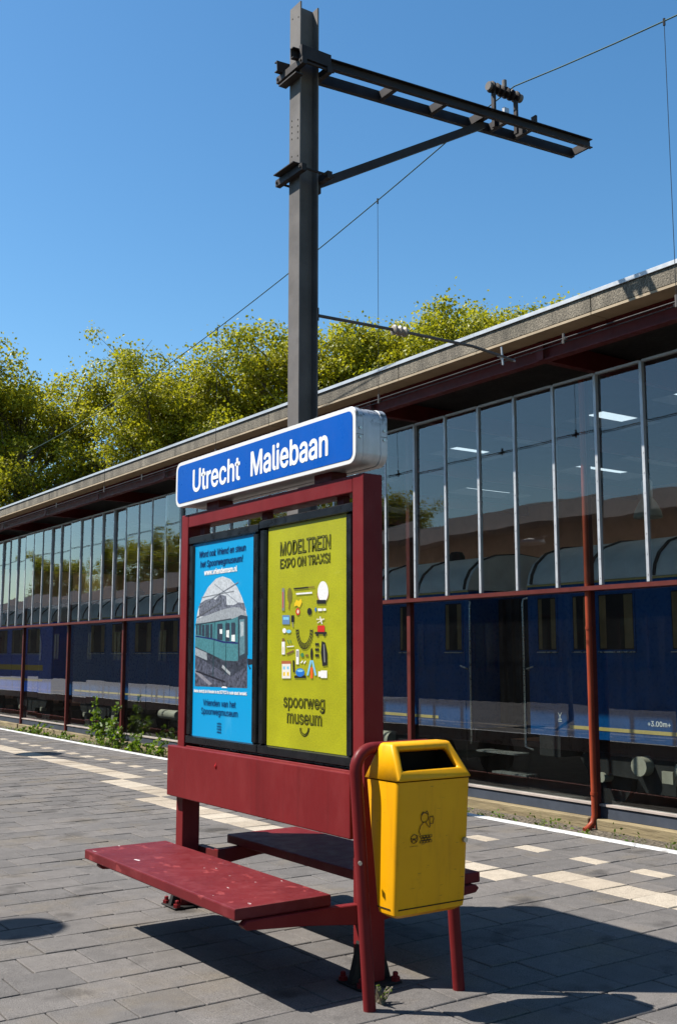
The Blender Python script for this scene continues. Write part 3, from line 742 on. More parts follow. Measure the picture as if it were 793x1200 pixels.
for i in range(B0, B1):
    for j in range(3):
        inst('lower_pane', pane_l, hall, (XL, YP0+i*BAY+j*w3, 0), (0, rng.gauss(0, .002), rng.gauss(0, .003)))
    B(XL-.06, XL+.06, YP0+i*BAY+.055, YP0+(i+1)*BAY-.055, -.445, -.417).build('sill', M['sill_edge'], hall)
    B(XL-.04, XL+.05, YP0+i*BAY+.055, YP0+(i+1)*BAY-.055, -.60, -.447).build('sill_panel', M['sill'], hall)
    B(XL-.16, XL+.05, YP0+i*BAY+.057, YP0+(i+1)*BAY-.057, -.80, -.604).build('kerb_beam', M['kerb_beam'], hall, bevel=.012)
# shell of the hall
B(XBACK, XBACK+.25, YA, YB, -.9, zb-.002).build('back_wall', M['terracotta'], hall)
B(XL+.1, XBACK, YA-.25, YA-.002, -.9, zb-.002).build('end_wall', M['terracotta'], hall)
B(XL+.1, XBACK, YB+.002, YB+.25, -.9, zb-.002).build('end_wall', M['terracotta'], hall)
B(XL+.08, XBACK, YA, YB, -.91, -.86).build('hall_floor', M['floor_in'], hall)
# downpipes in front of posts (one shows)
for i in (0,):
    y = YP0 + i*BAY - .045; x = XP - .045
    dp = MB().tube([(x, y, 5.41), (x, y, 4), (x, y, 0), (x, y, -.56), (x-.03, y+.01, -.66), (x-.11, y+.03, -.73), (x-.16, y+.04, -.75)], .042, 12).build('downpipe', M['rust'], hall, smooth=True)
    for z in (-.3, 1.9, 4.3): MB().tube([(x, y, z), (x, y, z+.04)], .05, 12).build('pipe_collar', M['rust'], dp, smooth=True)

# ---------------------------------------------------------------- lamps in the hall
def hall_lamp(x, y, label):
    t = thing('hall_lamp', label, 'lamp', (x, y, 3.85), 'bell lamps hanging in the hall')
    MB().tube([(x, y, 4.52), (x, y, 5.86)], .008, 6).build('cable', M['cable'], t)
    MB().lathe((x, y, 4.22), [(.085, 0), (.09, .02), (.09, .27), (.07, .30), (.03, .31)], 14).build('ballast_housing', M['roof_grey'], t, smooth=True)
    MB().lathe((x, y, 3.87), [(.235, 0), (.245, .02), (.22, .12), (.15, .26), (.09, .345), (.06, .36)], 18).build('lamp_shade', M['tank'], t, smooth=True)
hall_lamp(14.5, 11.72, 'bell shaped lamp hanging inside the glazed hall above the blue coach')

# ---------------------------------------------------------------- trains on show
XT = 13.2
def bevel_frame(y0, y1, z0, z1, w, x, name, mat, parent):
    mb = MB()
    mb.box(x-.012, x+.02, y0-w, y1+w, z0-w, z0); mb.box(x-.012, x+.02, y0-w, y1+w, z1, z1+w)
    mb.box(x-.012, x+.02, y0-w, y0, z0+.0, z1); mb.box(x-.012, x+.02, y1, y1+w, z0, z1)
    return mb.build(name, mat, parent)
def wheelset(y, parent):
    for x in (XT+.35, XT+1.85):
        MB().tube([(x, y, -.39), (x+.13, y, -.39)], .46, 22).build('wheel', M['under'], parent, smooth=True)
    MB().tube([(XT+.15, y, -.39), (XT+2.2, y, -.39)], .08, 10).build('axle_box', M['tank'], parent)
def coach(label, ya, yb, body, stripe, wins, zstripe=(.36, .415), roofmat='roof_grey', eave='stripe'):
    t = thing('museum_coach', label, 'train coach', (XT+1.4, (ya+yb)/2, -.86), 'coaches on show in the hall')
    W = 2.8
    MB().prism([(XT, .22), (XT, 2.72), (XT+.02, 2.74), (XT+W-.02, 2.74), (XT+W, 2.72), (XT+W, .22)], 'y', ya, yb).build('body', M[body], t)
    prof = [(XT-.01, 2.76), (XT+.03, 2.93), (XT+.14, 3.12), (XT+.38, 3.31), (XT+.8, 3.44), (XT+1.4, 3.49), (XT+2.0, 3.44), (XT+2.42, 3.31), (XT+2.66, 3.12), (XT+2.77, 2.93), (XT+2.81, 2.76)]
    rf = MB().prism(prof, 'y', ya, yb).build('roof', M[roofmat], t, smooth=True)
    n = int((yb-ya)/1.3)
    for i in range(n+1):
        y = ya + .1 + i*(yb-ya-.2)/n
        mb = MB()
        for (p, q) in zip(prof, prof[1:]):
            c = Vector((XT+1.4, 0, 2.7))
            mb.bar((p[0]+(p[0]-c.x)*.006, y, p[1]+.012), (q[0]+(q[0]-c.x)*.006, y, q[1]+.012), .05, .03)
        mb.build('roof_rib', M['under'], rf)
    for i in range(int((yb-ya)/3.1)):
        y = ya + 1.4 + i*3.1
        MB().lathe((XT+.95, y, 3.44), [(.17, 0), (.17, .1), (.12, .18), (.02, .2)], 12).build('roof_vent', M['under'], rf, smooth=True)
    B(XT-.02, XT+.01, ya, yb, 2.722, 2.752).build('gutter', M[eave], t)
    for (y0, y1) in wins:
        w = B(XT-.006, XT+.03, y0, y1, 1.64, 2.52).build('window', M['coach_glass'], t)
        cw = (y1-y0)*.24
        for ca, cb in ((y0+.015, y0+.015+cw), (y1-.015-cw*.8, y1-.015)): B(XT-.009, XT-.0065, ca, cb, 1.66, 2.50).build('curtain', M['curtain'], w)
        bevel_frame(y0, y1, 1.64, 2.52, .03, XT, 'window_frame', M['navy'], w)
        B(XT-.03, XT+.01, y0-.02, y1+.02, 1.595, 1.612).build('window_sill', M['chrome'], w)
    B(XT-.006, XT+.01, ya+.9, yb-.9, *zstripe).build('stripe', M[stripe], t)
    B(XT+.25, XT+W-.25, ya+.15, yb-.15, -.02, .215).build('underframe', M['under'], t)
    for yc in (ya+2.6, yb-2.6):
        bo = MB().prism([(yc-1.7, -.1), (yc-1.5, -.33), (yc-.5, -.36), (yc-.35, -.55), (yc+.35, -.55), (yc+.5, -.36), (yc+1.5, -.33), (yc+1.7, -.1), (yc+1.5, .0), (yc-1.5, .0)], 'x', XT+.2, XT+.26).build('bogie', M['under'], t)
        for dy in (-1.2, 1.2): wheelset(yc+dy, bo)
    return t
wA = [(-3.2, -2.6), (-1.2, -.6), (.8, 1.4), (2.8, 3.4), (4.8, 5.4), (6.6, 7.2), (8.1, 8.75), (9.6, 10.3), (11.02, 11.72), (11.95, 12.28), (12.66, 13.08)]
A = coach('dark blue coach with cream stripe behind the panes next to the rust red downpipe', -6.6, 13.32, 'navy', 'stripe', wA)
wB = [(15.05, 15.52), (16.55, 16.92)] + [(18.2 + i*1.75, 19.35 + i*1.75) for i in range(9)]
Bc = coach('dark blue coach with cream stripe behind the glass left of the poster stand', 14.86, 35.6, 'navy', 'stripe', wB)
wC = [(38.3 + i*1.9, 39.6 + i*1.9) for i in range(5)]
Cc = coach('bright blue train with broad yellow band at the far end of the hall', 37.0, 47.8, 'royal', 'stripe_yellow', wC, (1.0, 1.2), eave='stripe_yellow')
B(XT-.008, XT+.012, 37.9, 46.9, .62, .70).build('stripe', M['stripe_yellow'], Cc)
# gangway, handrails, steps and small gear at the coach ends
gw = MB()
for i in range(7):
    y = 13.42 + i*.22; gw.box(XT+.75, XT+2.05, y, y+.13, .3, 2.6)
gw.build('gangway_bellows', M['under'], Bc)
for y, own in ((14.78, Bc), (13.40, A)):
    s = 1 if own is Bc else -1
    MB().tube([(XT+.04, y+s*.1, 2.55), (XT-.03, y, 2.52), (XT-.05, y, 2.45), (XT-.05, y, 1.2), (XT-.05, y, .0), (XT+.03, y+s*.1, -.05)], .018, 8).build('handrail', M['chrome'], own, smooth=True)
    MB().tube([(XT-.03, y+s*.1, 1.3), (XT-.08, y+s*.1, 1.32), (XT-.08, y+s*.25, 1.36)], .015, 8).build('door_handle', M['chrome'], own, smooth=True)
B(XT-.1, XT+.2, 13.55, 14.6, -.16, -.13).build('step', M['chrome'], Bc)
B(XT-.1, XT+.2, 13.35, 14.2, -.50, -.47).build('step', M['chrome'], Bc)
B(XT-.02, XT+.5, 12.62, 13.1, -.12, .21).build('gear_box', M['under'], A)
MB().tube([(XT+.1, 9.6, -.16), (XT+.1, 10.35, -.16)], .13, 16).build('air_tank', M['tank'], A, smooth=True)
MB().tube([(XT+.02, 11.05, -.14), (XT+.3, 11.05, -.14)], .15, 14).build('brake_cylinder', M['tank'], A, smooth=True)
B(XT+.02, XT+.06, 10.42, 10.62, -.35, -.17).build('label_plate', M['tank'], A)
MB().tube([(XT+.15, 17.35, -.15), (XT+.15, 17.75, -.15)], .18, 16).build('air_tank', M['tank'], Bc, smooth=True)
MB().tube([(XT+.1, 27.0, -.1), (XT+.1, 28.1, -.1)], .13, 16).build('air_tank', M['tank'], Bc, smooth=True)
mprint = flat('white_marking', (.8, .8, .78))
text_part('marking', '+3.00m+', mprint, A, XT-.008, 10.82, 10.40, .485, .075, .002)
text_part('marking', 'Y', mprint, A, XT-.008, 12.68, 12.58, .50, .11)
text_part('marking', '=', mprint, A, XT-.008, 12.67, 12.59, .44, .11)
text_part('marking', '◆', flat('pale_blue_marking', (.03, .12, .4)), Bc, XT-.008, 25.3, 24.7, 1.75, .4)

# ---------------------------------------------------------------- platform sign with benches
SX, SY = 3.14, 5.255
sign = thing('station_sign_bench', 'maroon station sign stand with poster cases and benches on the platform', 'station sign', (SX, SY, 0))
FX0, FX1 = 3.08, 3.20; FY0, FY1 = 4.24, 6.27
for y0 in (FY0, FY1-.095):
    p = MB().box(FX0, FX1, y0, y0+.095, .012, 2.372 if False else 2.460).build('post', M['maroon'], sign, bevel=.006, seg=2)
    B(SX-.125, SX+.125, y0-.05, y0+.145, .002, .012).build('base_plate', M['under'], sign, bevel=.003)
    for s in (-1, 1):
        MB().prism([(SX+s*.061, .015), (SX+s*.115, .013), (SX+s*.061, .20)], 'y', y0+.03, y0+.065).build('gusset', M['under'], sign)
        for yy in (y0-.028, y0+.122):
            bo = MB().lathe((SX+s*.10, yy, .012), [(.024, 0), (.024, .018), (.014, .019), (.014, .038), (.006, .042)], 6)
            bo.build('bolt', M['maroon'], sign)
B(FX0+.001, FX1-.001, FY0+.096, FY1-.096, 2.372, 2.459).build('top_rail', M['maroon'], sign, bevel=.005, seg=2)
B(FX0+.01, FX1-.01, FY0+.096, FY1-.096, .94, .985).build('lower_rail', M['maroon'], sign, bevel=.004)
for xa, xb in ((3.018, 3.062), (3.218, 3.262)):
    B(xa, xb, 4.272, 6.283, .675, .985).build('backrest', M['maroon'], sign, bevel=.006, seg=2)
for y0 in (FY0+.02, FY1-.075):
    B(3.062, 3.078, y0, y0+.055, .70, .96).build('spacer', M['maroon_dark'], sign); B(3.202, 3.218, y0, y0+.055, .70, .96).build('spacer', M['maroon_dark'], sign)
MB().lathe((3.0172, 5.63, .905), [(.0035, -.014), (.0085, -.004), (.009, .004), (.004, .012), (.001, .024)], 8).build('paint_drip', flat('bright_red_paint', (.5, .01, .012)), sign, smooth=True)
# seats on brackets
for s in (-1, 1):
    xf, xb = SX+s*.73, SX+s*.21
    a, b = min(xf, xb), max(xf, xb)
    B(a, b, 4.30, 6.09, .376, .43).build('seat', M['seat'] if s < 0 else M['maroon'], sign, bevel=.007, seg=2)
    for y0 in (FY0+.035, FY1-.085-.25):
        yb_ = y0 + .05
        MB().prism([(SX+s*.061, .275), (SX+s*.061, .37), (SX+s*.24, .374), (SX+s*.68, .374), (SX+s*.70, .355), (SX+s*.68, .335), (SX+s*.35, .31)], 'y', y0, yb_).build('bracket', M['maroon'], sign, bevel=.004)
    yl = FY1-.05
    B(min(SX+s*.06, SX+s*.11), max(SX+s*.06, SX+s*.11), yl-.29, yl, .28, .36).build('bracket_arm', M['maroon_dark'], sign)
# poster cases: half-round black mouldings round a print on each face
def poster_case(y0, y1, z0, z1):
    w = .068
    cs = MB().box(SX-.03, SX+.03, y0+.02, y1-.02, z0+.02, z1-.02).build('poster_case', M['black'], sign)
    xc = SX
    def half(p, q, nm):
        ax = 'y' if p[1] != q[1] else 'z'
        pr = [(math.cos(R(t))*.062, math.sin(R(t))*w/2) for t in range(0, 360, 24)]
        pr = [(a if abs(a) < .05 else math.copysign(.055, a), b) for a, b in pr]
        if ax == 'y': mb = MB().prism([(xc+a, p[2]+b) for a, b in pr], 'y', p[1], q[1])
        else: mb = MB().prism([(xc+a, p[1]+b) for a, b in pr], 'z', p[2], q[2])
        mb.build(nm, M['black'], cs, smooth=True)
    half((xc, y0+.0, z0+w/2), (xc, y1, z0+w/2), 'case_moulding'); half((xc, y0, z1-w/2), (xc, y1, z1-w/2), 'case_moulding')
    half((xc, y0+w/2, z0+w), (xc, y0+w/2, z1-w), 'case_moulding'); half((xc, y1-w/2, z0+w), (xc, y1-w/2, z1-w), 'case_moulding')
    return cs
case1 = poster_case(5.283, 6.168, .992, 2.318)
case2 = poster_case(4.342, 5.272, .992, 2.332)
for z in (2.345,):
    for y in (4.5, 5.27, 6.05): B(SX-.02, SX+.02, y-.03, y+.03, 2.30, 2.371).build('hanger', M['maroon_dark'], sign)
# prints
def art_poly(mb, pts, x, Y0, Z0):
    mb.add([(x, Y0-u, Z0+v) for u, v in pts], [tuple(range(len(pts)))])
inkb = flat('dark_blue_ink', (.004, .03, .13)); inkw = flat('white_ink', (.82, .84, .84)); ink = flat('black_ink', (.02, .022, .008))
P1Y, P1Z, P2Y, P2Z, PXF = 6.137, 1.053, 5.187, 1.064, 3.100
po1 = B(PXF, 3.108, P1Y-.786, P1Y, P1Z-.01, P1Z+1.215).build('poster', M['cyan'], case1)
po1['label'] = 'cyan poster with a turquoise railcar in a white arch'
tones1 = {'arch': (.50, .54, .58), 'town': (.10, .11, .14), 'ground': (.055, .06, .085), 'roof': (.30, .33, .36), 'body': (.06, .20, .23), 'skirt': (.03, .035, .05), 'tank': (.28, .32, .35),
          'stripe': (.012, .02, .12), 'end': (.03, .05, .07), 'door': (.10, .20, .24), 'door_glass': (.35, .42, .45), 'buffer': (.015, .02, .03), 'step': (.35, .38, .4), 'rail': (.22, .22, .26), 'foot': (.8, .8, .8)}
order = ['arch', 'town', 'ground', 'roof', 'body', 'skirt', 'tank', 'stripe', 'end', 'door', 'door_glass', 'buffer', 'step', 'rail', 'foot']
def patch_mat(nm, c):
    k = N('print_'+nm); p = k.pos()
    lo, hi = (.25, 2.6) if nm in ('town', 'skirt', 'ground') else (.72, 1.3)
    f = k.ramp(k.noise(p, 75 if nm != 'ground' else 40, 5, .75), (.36, tuple(x*lo for x in c)), (.68, tuple(min(1, x*hi) for x in c)))
    k.col(f); return k.set(.35)
lv = 0
for nm in order + sorted(k for k in ART1 if k.startswith('win')) + ['blind0', 'blind1', 'blind2']:
    mb = MB(); lv += 1
    art_poly(mb, ART1[nm], PXF-.0002-.00005*lv, P1Y, P1Z)
    c = tones1.get(nm, (.03, .045, .07) if nm.startswith('win') else (.7, .75, .75))
    mb.build('print_'+nm.rstrip('0123456789'), patch_mat(nm, c), case1)
for (u0_, v0_), (u1_, v1_), w_, c_ in (((.09, .80), (.60, .93), .003, (.2, .22, .26)), ((.13, .86), (.55, .88), .002, (.25, .27, .3)), ((.30, .935), (.62, .80), .002, (.2, .22, .26)), ((.07, .735), (.40, .822), .004, (.12, .13, .15)),
                                      ((.05, .69), (.52, .715), .003, (.05, .06, .08)), ((.30, .36), (.31, .70), .0025, (.02, .08, .10)), ((.46, .38), (.46, .70), .0025, (.02, .08, .10)), ((.07, .40), (.45, .34), .005, (.02, .02, .03))):
    mb = MB(); d_ = Vector((u1_-u0_, v1_-v0_)).normalized(); n_ = Vector((-d_.y, d_.x))*w_; art_poly(mb, [(u0_+n_.x, v0_+n_.y), (u1_+n_.x, v1_+n_.y), (u1_-n_.x, v1_-n_.y), (u0_-n_.x, v0_-n_.y)], PXF-.00165, P1Y, P1Z); mb.build('print_line', flat('print_line', c_), case1)
def ptext(nm, txt, mat, case, u0, u1, v, cap, Y0, Z0, heavy=0, shear=0): return text_part(nm, txt, mat, case, PXF-.0019, Y0-u0, Y0-u1, Z0+v, cap, heavy, shear)
ptext('print_lettering', 'Word ook Vriend en steun', inkb, case1, .094, .686, 1.113, .040, P1Y, P1Z, .0012, .12)
ptext('print_lettering', 'het Spoorwegmuseum!', inkb, case1, .109, .653, 1.050, .040, P1Y, P1Z, .0012, .12)
ptext('print_lettering', 'www.vriendennsm.nl', inkw, case1, .165, .584, .998, .032, P1Y, P1Z, .0022)
ptext('print_lettering', 'Mede dankzij de Vrienden is de DE7923 in oude staat hersteld.', inkw, case1, .052, .721, .268, .018, P1Y, P1Z, .0012)
ptext('print_lettering', 'Vrienden van het', inkb, case1, .178, .590, .190, .038, P1Y, P1Z, .0006)
ptext('print_lettering', 'Spoorwegmuseum', inkb, case1, .154, .613, .138, .038, P1Y, P1Z, .0006)
for i in range(4): tag(ptext('print_lettering', ['ııllı', 'lıllı', 'NS', 'ıllıl'][i], inkb, case1, .363, .415, .085-.017*i, .010, P1Y, P1Z, .001), kind='stuff')
po2 = B(PXF, 3.108, P2Y-.772, P2Y+.004, P2Z-.01, P2Z+1.225).build('poster', M['lime'], case2)
po2['label'] = 'lime green poster with model train pieces laid out in a grid'
PC = {'grey': (.2, .2, .2), 'red': (.55, .03, .02), 'tree': (.16, .14, .03), 'brown': (.18, .10, .04), 'black': (.018, .018, .02), 'white': (.75, .75, .74), 'rim': (.3, .12, .1), 'yellow': (.75, .5, .02), 'cream': (.65, .6, .45),
      'blue': (.02, .15, .5), 'bluegrey': (.12, .22, .4), 'lightblue': (.2, .5, .7), 'green': (.05, .2, .08), 'roofred': (.4, .12, .05), 'house': (.7, .68, .62), 'orange': (.7, .12, .02), 'ink': (.02, .022, .008)}
PM = {k: flat('print_'+k, v) for k, v in PC.items()}
sh = flat('print_soft_shadow', (.16, .17, .008))
mbs = MB(); order2 = {}
for i, (c, pts) in enumerate(ART2):
    if c != 'ink': art_poly(mbs, [(u+.006, v-.010) for u, v in pts], PXF-.0003-.000002*i, P2Y, P2Z)
tag(mbs.build('print_shade', sh, case2), kind='stuff')
for i, (c, pts) in enumerate(ART2):
    order2.setdefault(c, MB()); art_poly(order2[c], pts, PXF-.0007-.000005*i, P2Y, P2Z)
for c, mb in order2.items(): tag(mb.build('print_'+c, PM[c], case2), kind='stuff')
def striped(txt, u0, u1, v, cap):
    ptext('print_lettering', txt, ink, case2, u0, u1, v, cap, P2Y, P2Z, .0026)
    # a lime line runs down the middle of every stroke
    o = text_part('print_lettering', txt, M['lime'], case2, PXF-.0025, P2Y-u0+.0010, P2Y-u1-.0010, P2Z+v-.0005, cap*1.012, .0, 0, -.022)
striped('MODELTREIN', .128, .629, 1.040, .074); striped('EXPO ON TRAXS!', .129, .625, .968, .050)
striped('spoorweg', .174, .576, .208, .066); striped('museum', .212, .548, .124, .066)
# name board on top
NX0, NX1, NY0, NY1, NZ0, NZ1 = 3.042, 3.238, 4.245, 6.284, 2.507, 2.806
board = MB().prism(rrect(NY0+.003, NY1-.003, NZ0+.003, NZ1-.003, .058), 'x', NX0+.045, NX1-.045).build('name_board', M['alu_moss'], sign, smooth=True)
for a, b in ((NX0, NX0+.044), (NX1-.044, NX1)):
    MB().prism(rrect(NY0, NY1, NZ0, NZ1, .06), 'x', a, b).build('board_rim', M['alu_moss'], board, smooth=True, bevel=.003)
MB().prism(rrect(NY0+.003, NY1-.003, NZ0+.003, NZ1-.003, .057), 'x', NX0-.0025, NX0-.0005).build('white_border', M['white'], board)
MB().prism(rrect(NY0+.029, NY1-.029, NZ0+.025, NZ1-.025, .036), 'x', NX0-.0045, NX0-.0028).build('blue_face', M['blue'], board)
text_part('lettering', 'Utrecht', inkw, board, NX0-.0056, 6.030, 5.425, 2.586, .138, .0055)
text_part('lettering', 'Maliebaan', inkw, board, NX0-.0056, 5.290, 4.497, 2.586, .138, .0055)
for x in (NX0+.022, NX1-.022):
    for dz in (-.012, .02):
        MB().tube([(x, NY0+.001, 2.66+dz*1.5), (x, NY0-.006, 2.66+dz*1.5)], .008, 8).build('screw', M['chrome'], board)
B(NX0+.001, NX0+.043, NY0-.0012, NY0+.02, 2.6555, 2.6575).build('rim_seam', M['void'], board); B(NX1-.043, NX1-.001, NY0-.0012, NY0+.02, 2.6555, 2.6575).build('rim_seam', M['void'], board)
for y in (4.62, 5.86): B(SX-.05, SX+.05, y-.08, y+.08, 2.461, 2.509).build('board_foot', M['maroon_dark'], sign)

# ---------------------------------------------------------------- litter bin on a tube frame
bin_ = thing('litter_bin', 'yellow plastic litter bin on a maroon tube frame at the sign end', 'litter bin', (3.13, 3.92, 0))
ang = -.07
def fr(x, z): return (x + .018 + math.tan(ang)*z, 3.965, z)
pts = [fr(2.888, -.05), fr(2.888, 1.03)]
for i in range(1, 7):
    t = R(90*i/6); pts.append(fr(2.888+.10*(1-math.cos(t)), 1.03+.10*math.sin(t)))
for i in range(0, 7):
    t = R(90*i/6); pts.append(fr(3.405-.10+.10*math.sin(t), 1.03+.10*math.cos(t)))
pts.append(fr(3.405, -.05))
MB().tube(pts, .0285, 14).build('tube_frame', M['maroon'], bin_, smooth=True)
MB().tube([(2.835, 3.937, .64), (2.825, 3.920, .64)], .009, 8).build('bolt', M['chrome'], bin_); 
zt_, zm, zl = 1.155, 1.0, .41
def loft(rows, closed_bottom=True):
    mb = MB(); n = len(rows[0])
    for r in rows: mb.v += [tuple(p) for p in r]
    for i in range(len(rows)-1):
        for k in range(n): mb.f.append((i*n+k, i*n+(k+1) % n, (i+1)*n+(k+1) % n, (i+1)*n+k)); mb.mi.append(0)
    mb.f.append(tuple(range(n-1, -1, -1))); mb.f.append(tuple(range((len(rows)-1)*n, len(rows)*n))); mb.mi += [0, 0]
    return mb
def ring(x0, x1, y0, y1, z, r=.022): return [(a, b, z) for a, b in rrect(x0, x1, y0, y1, r, 4)]
body = loft([ring(2.945, 3.285, 3.815, 3.905, .41), ring(2.918, 3.312, 3.788, 3.922, .428), ring(2.912, 3.318, 3.786, 3.925, .455), ring(2.905, 3.325, 3.748, 3.990, .99), ring(2.905, 3.325, 3.748, 3.990, .996)])
body = body.build('bin_body', M['yellow'], bin_, smooth=True)
# seams: front door panel outline
dr = MB()
dr.add([(2.9125, 3.7445, .985), (2.9225, 3.7435, .985), (2.9285, 3.784, .46), (2.9175, 3.785, .46)], [(0, 1, 2, 3)])
mb = MB(); mb.bar((2.9075, 3.772, .990), (2.9145, 3.812, .455), .004, .004); mb.bar((2.93, 3.7848, .452), (3.30, 3.7848, .452), .004, .004); mb.bar((2.9125, 3.82, .452), (2.9125, 3.915, .452), .004, .004)
mb.build('door_seam', M['void'], body)
# lid: hipped hood with an opening on the sloping front, hollow
lid = MB()
lo = [(2.900, 3.742), (3.330, 3.742), (3.330, 3.996), (2.900, 3.996)]; hi = [(2.945, 3.842), (3.285, 3.842), (3.285, 3.935), (2.945, 3.935)]
z0, z1 = 1.003, 1.158
def fp(u, v):   # point on the front slope, u 0..1 across, v 0..1 up
    a = Vector((lo[0][0]+(lo[1][0]-lo[0][0])*u, 3.742, z0)); b = Vector((hi[0][0]+(hi[1][0]-hi[0][0])*u, 3.842, z1)); return a.lerp(b, v)
L = [(x, y, z0) for x, y in lo] + [(x, y, z1) for x, y in hi]
lid.v = [tuple(p) for p in L]; lid.f = [(4, 5, 6, 7), (1, 2, 6, 5), (2, 3, 7, 6), (3, 0, 4, 7)]; lid.mi = [0]*4
o_ = [fp(.10, .29), fp(.90, .29), fp(.89, .84), fp(.11, .84)]
nn = len(lid.v); lid.v += [tuple(p) for p in o_]
lid.f += [(0, 1, nn+1, nn), (1, 5, nn+2, nn+1), (5, 4, nn+3, nn+2), (4, 0, nn, nn+3)]; lid.mi += [0]*4
nrm = Vector((0, .155, -.10)).normalized()*.03
n2 = len(lid.v); lid.v += [tuple(p + nrm) for p in o_]
lid.f += [(nn+i, nn+(i+1) % 4, n2+(i+1) % 4, n2+i) for i in range(4)]; lid.mi += [0]*4
bm = bmesh.new(); vs = [bm.verts.new(v) for v in lid.v]
for f in lid.f: bm.faces.new([vs[i] for i in f])
bmesh.ops.recalc_face_normals(bm, faces=bm.faces)
es = [e for e in bm.edges if len(e.link_faces) == 2 and e.calc_face_angle(0) > R(20)]
bmesh.ops.bevel(bm, geom=es, offset=.014, segments=3, profile=.5, affect='EDGES', clamp_overlap=True)
me = bpy.data.meshes.new('lid'); bm.to_mesh(me); bm.free(); me.materials.append(M['yellow']); me.polygons.foreach_set('use_smooth', [True]*len(me.polygons))
off = wpos(bin_)
for v in me.vertices: v.co -= off
lidob = bpy.data.objects.new('lid', me); C.objects.link(lidob); lidob.parent = bin_
md = lidob.modifiers.new('thick', 'SOLIDIFY'); md.thickness = .004; md.offset = -1
lin = MB(); lin.v = [(2.935, 3.80, 1.004), (3.295, 3.80, 1.004), (3.295, 3.985, 1.004), (2.935, 3.985, 1.004), (2.96, 3.86, 1.14), (3.27, 3.86, 1.14), (3.27, 3.925, 1.14), (2.96, 3.925, 1.14)]
lin.f = [(0, 3, 2, 1), (2, 3, 7, 6), (1, 2, 6, 5), (3, 0, 4, 7)]; lin.mi = [0]*4
lin.build('inner_liner', M['void'], lidob)
MB().tube([(3.295, 3.778, .72), (3.295, 3.752, .72)], .012, 12).build('lock', M['chrome'], body, smooth=True)
# line-drawn keep-tidy mark on the door
mk = MB(); XC, ZC = 3.058, .80
def fpt(x, z): return (x, 3.7445 + (.99-z)/(.99-.455)*.0385 - .0008, z)
def stroke(ps, r=.0016, closed=False):
    q = [fpt(XC+a, ZC+b) for a, b in ps]
    if closed: q.append(q[0])
    mk.tube(q, r, 5)
circ = lambda cx, cz, r, n=12, a0=0, a1=360: [(cx+r*math.cos(R(a0+(a1-a0)*i/n)), cz+r*math.sin(R(a0+(a1-a0)*i/n))) for i in range(n+1)]
stroke(circ(0, .038, .021)); stroke([(-.02, .05), (-.01, .064), (.0, .058), (.012, .066), (.022, .05)])
stroke([(-.006, .017), (-.022, .004), (-.03, -.02), (-.022, -.035)]); stroke([(.008, .017), (.02, .0), (.03, -.008), (.034, .01)])
stroke([(.030, .010), (.028, .035), (.034, .042), (.040, .036), (.046, .042), (.052, .03), (.048, .008), (.030, .010)])
for i in range(3):
    for j in range(4 - i % 2): stroke([(-.022+j*.017+(i % 2)*.008, -.04-i*.011), (-.007+j*.017+(i % 2)*.008, -.04-i*.011), (-.007+j*.017+(i % 2)*.008, -.049-i*.011), (-.022+j*.017+(i % 2)*.008, -.049-i*.011)], .0014, True)
stroke(circ(-.055, -.05, .019)); stroke([(-.072, -.045), (-.055, -.055), (-.04, -.045)]); stroke([(-.068, -.06), (-.055, -.048), (-.045, -.062)])
for i in range(6): stroke([(-.078+i*.008, -.082), (-.073+i*.008, -.082)], .001)
mk.build('printed_mark', flat('brown_print', (.07, .025, .004)), body)
# plastic bag sticking out on the far side
bag = MB(); random.seed(3)
rows = []
for i in range(6):
    z = .78 - i*.034; rr = [.012, .03, .04, .042, .03, .006][i]
    rows.append([(3.345 + rr*1.2*math.cos(R(t)) + random.uniform(-.008, .008), 3.90 + rr*math.sin(R(t)) + random.uniform(-.008, .008), z + random.uniform(-.006, .006)) for t in range(0, 360, 36)])
tag(loft(rows).build('plastic_bag', M['bag'], smooth=True), 'small clear plastic bag tucked behind the yellow bin', 'plastic bag')

# ---------------------------------------------------------------- overhead line: mast, wires
mast = thing('catenary_mast', 'dark steel overhead line mast with long cantilever arm behind the sign', 'mast', (5.85, 9.125, 0))
ya, yb, xa, xb = 9.02, 9.23, 5.73, 5.97
MB().prism([(xa, ya), (xa+.017, ya), (xa+.017, 9.12), (xb-.017, 9.12), (xb-.017, ya), (xb, ya), (xb, yb), (xb-.017, yb), (xb-.017, 9.13), (xa+.017, 9.13), (xa+.017, yb), (xa, yb)], 'z', -.3, 8.62).build('column', M['steel'], mast)
B(xa-.12, xb+.12, ya-.1, yb+.1, -.02, .06).build('base_block', M['soffit'], mast, bevel=.01)
def chan(y, s):   # channel beam, open side away from the mast
    p = Vector((5.585, y, 7.931)); q = Vector((10.24, y, 8.24))
    mb = MB(); mb.bar(p, q, .010, .12); 
    for dz in (-.055, .055): mb.bar(p + Vector((0, s*.025, dz)), q + Vector((0, s*.025, dz)), .05, .010)
    return mb
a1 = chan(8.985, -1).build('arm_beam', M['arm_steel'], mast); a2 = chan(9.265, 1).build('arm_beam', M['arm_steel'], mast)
zarm = lambda x: 7.925 + (x-5.5)/4.74*.315
for x, w in ((7.0, .06), (7.75, .06), (8.4, .08), (8.72, .06), (9.15, .06), (10.21, .03)):
    z = zarm(x); B(x-w/2, x+w/2, 8.99, 9.26, z-.055, z-.045).build('arm_tie', M['arm_steel'], mast); B(x-w/2, x-w/2+.008, 8.991, 9.259, z-.044, z+.05).build('arm_tie', M['arm_steel'], mast)
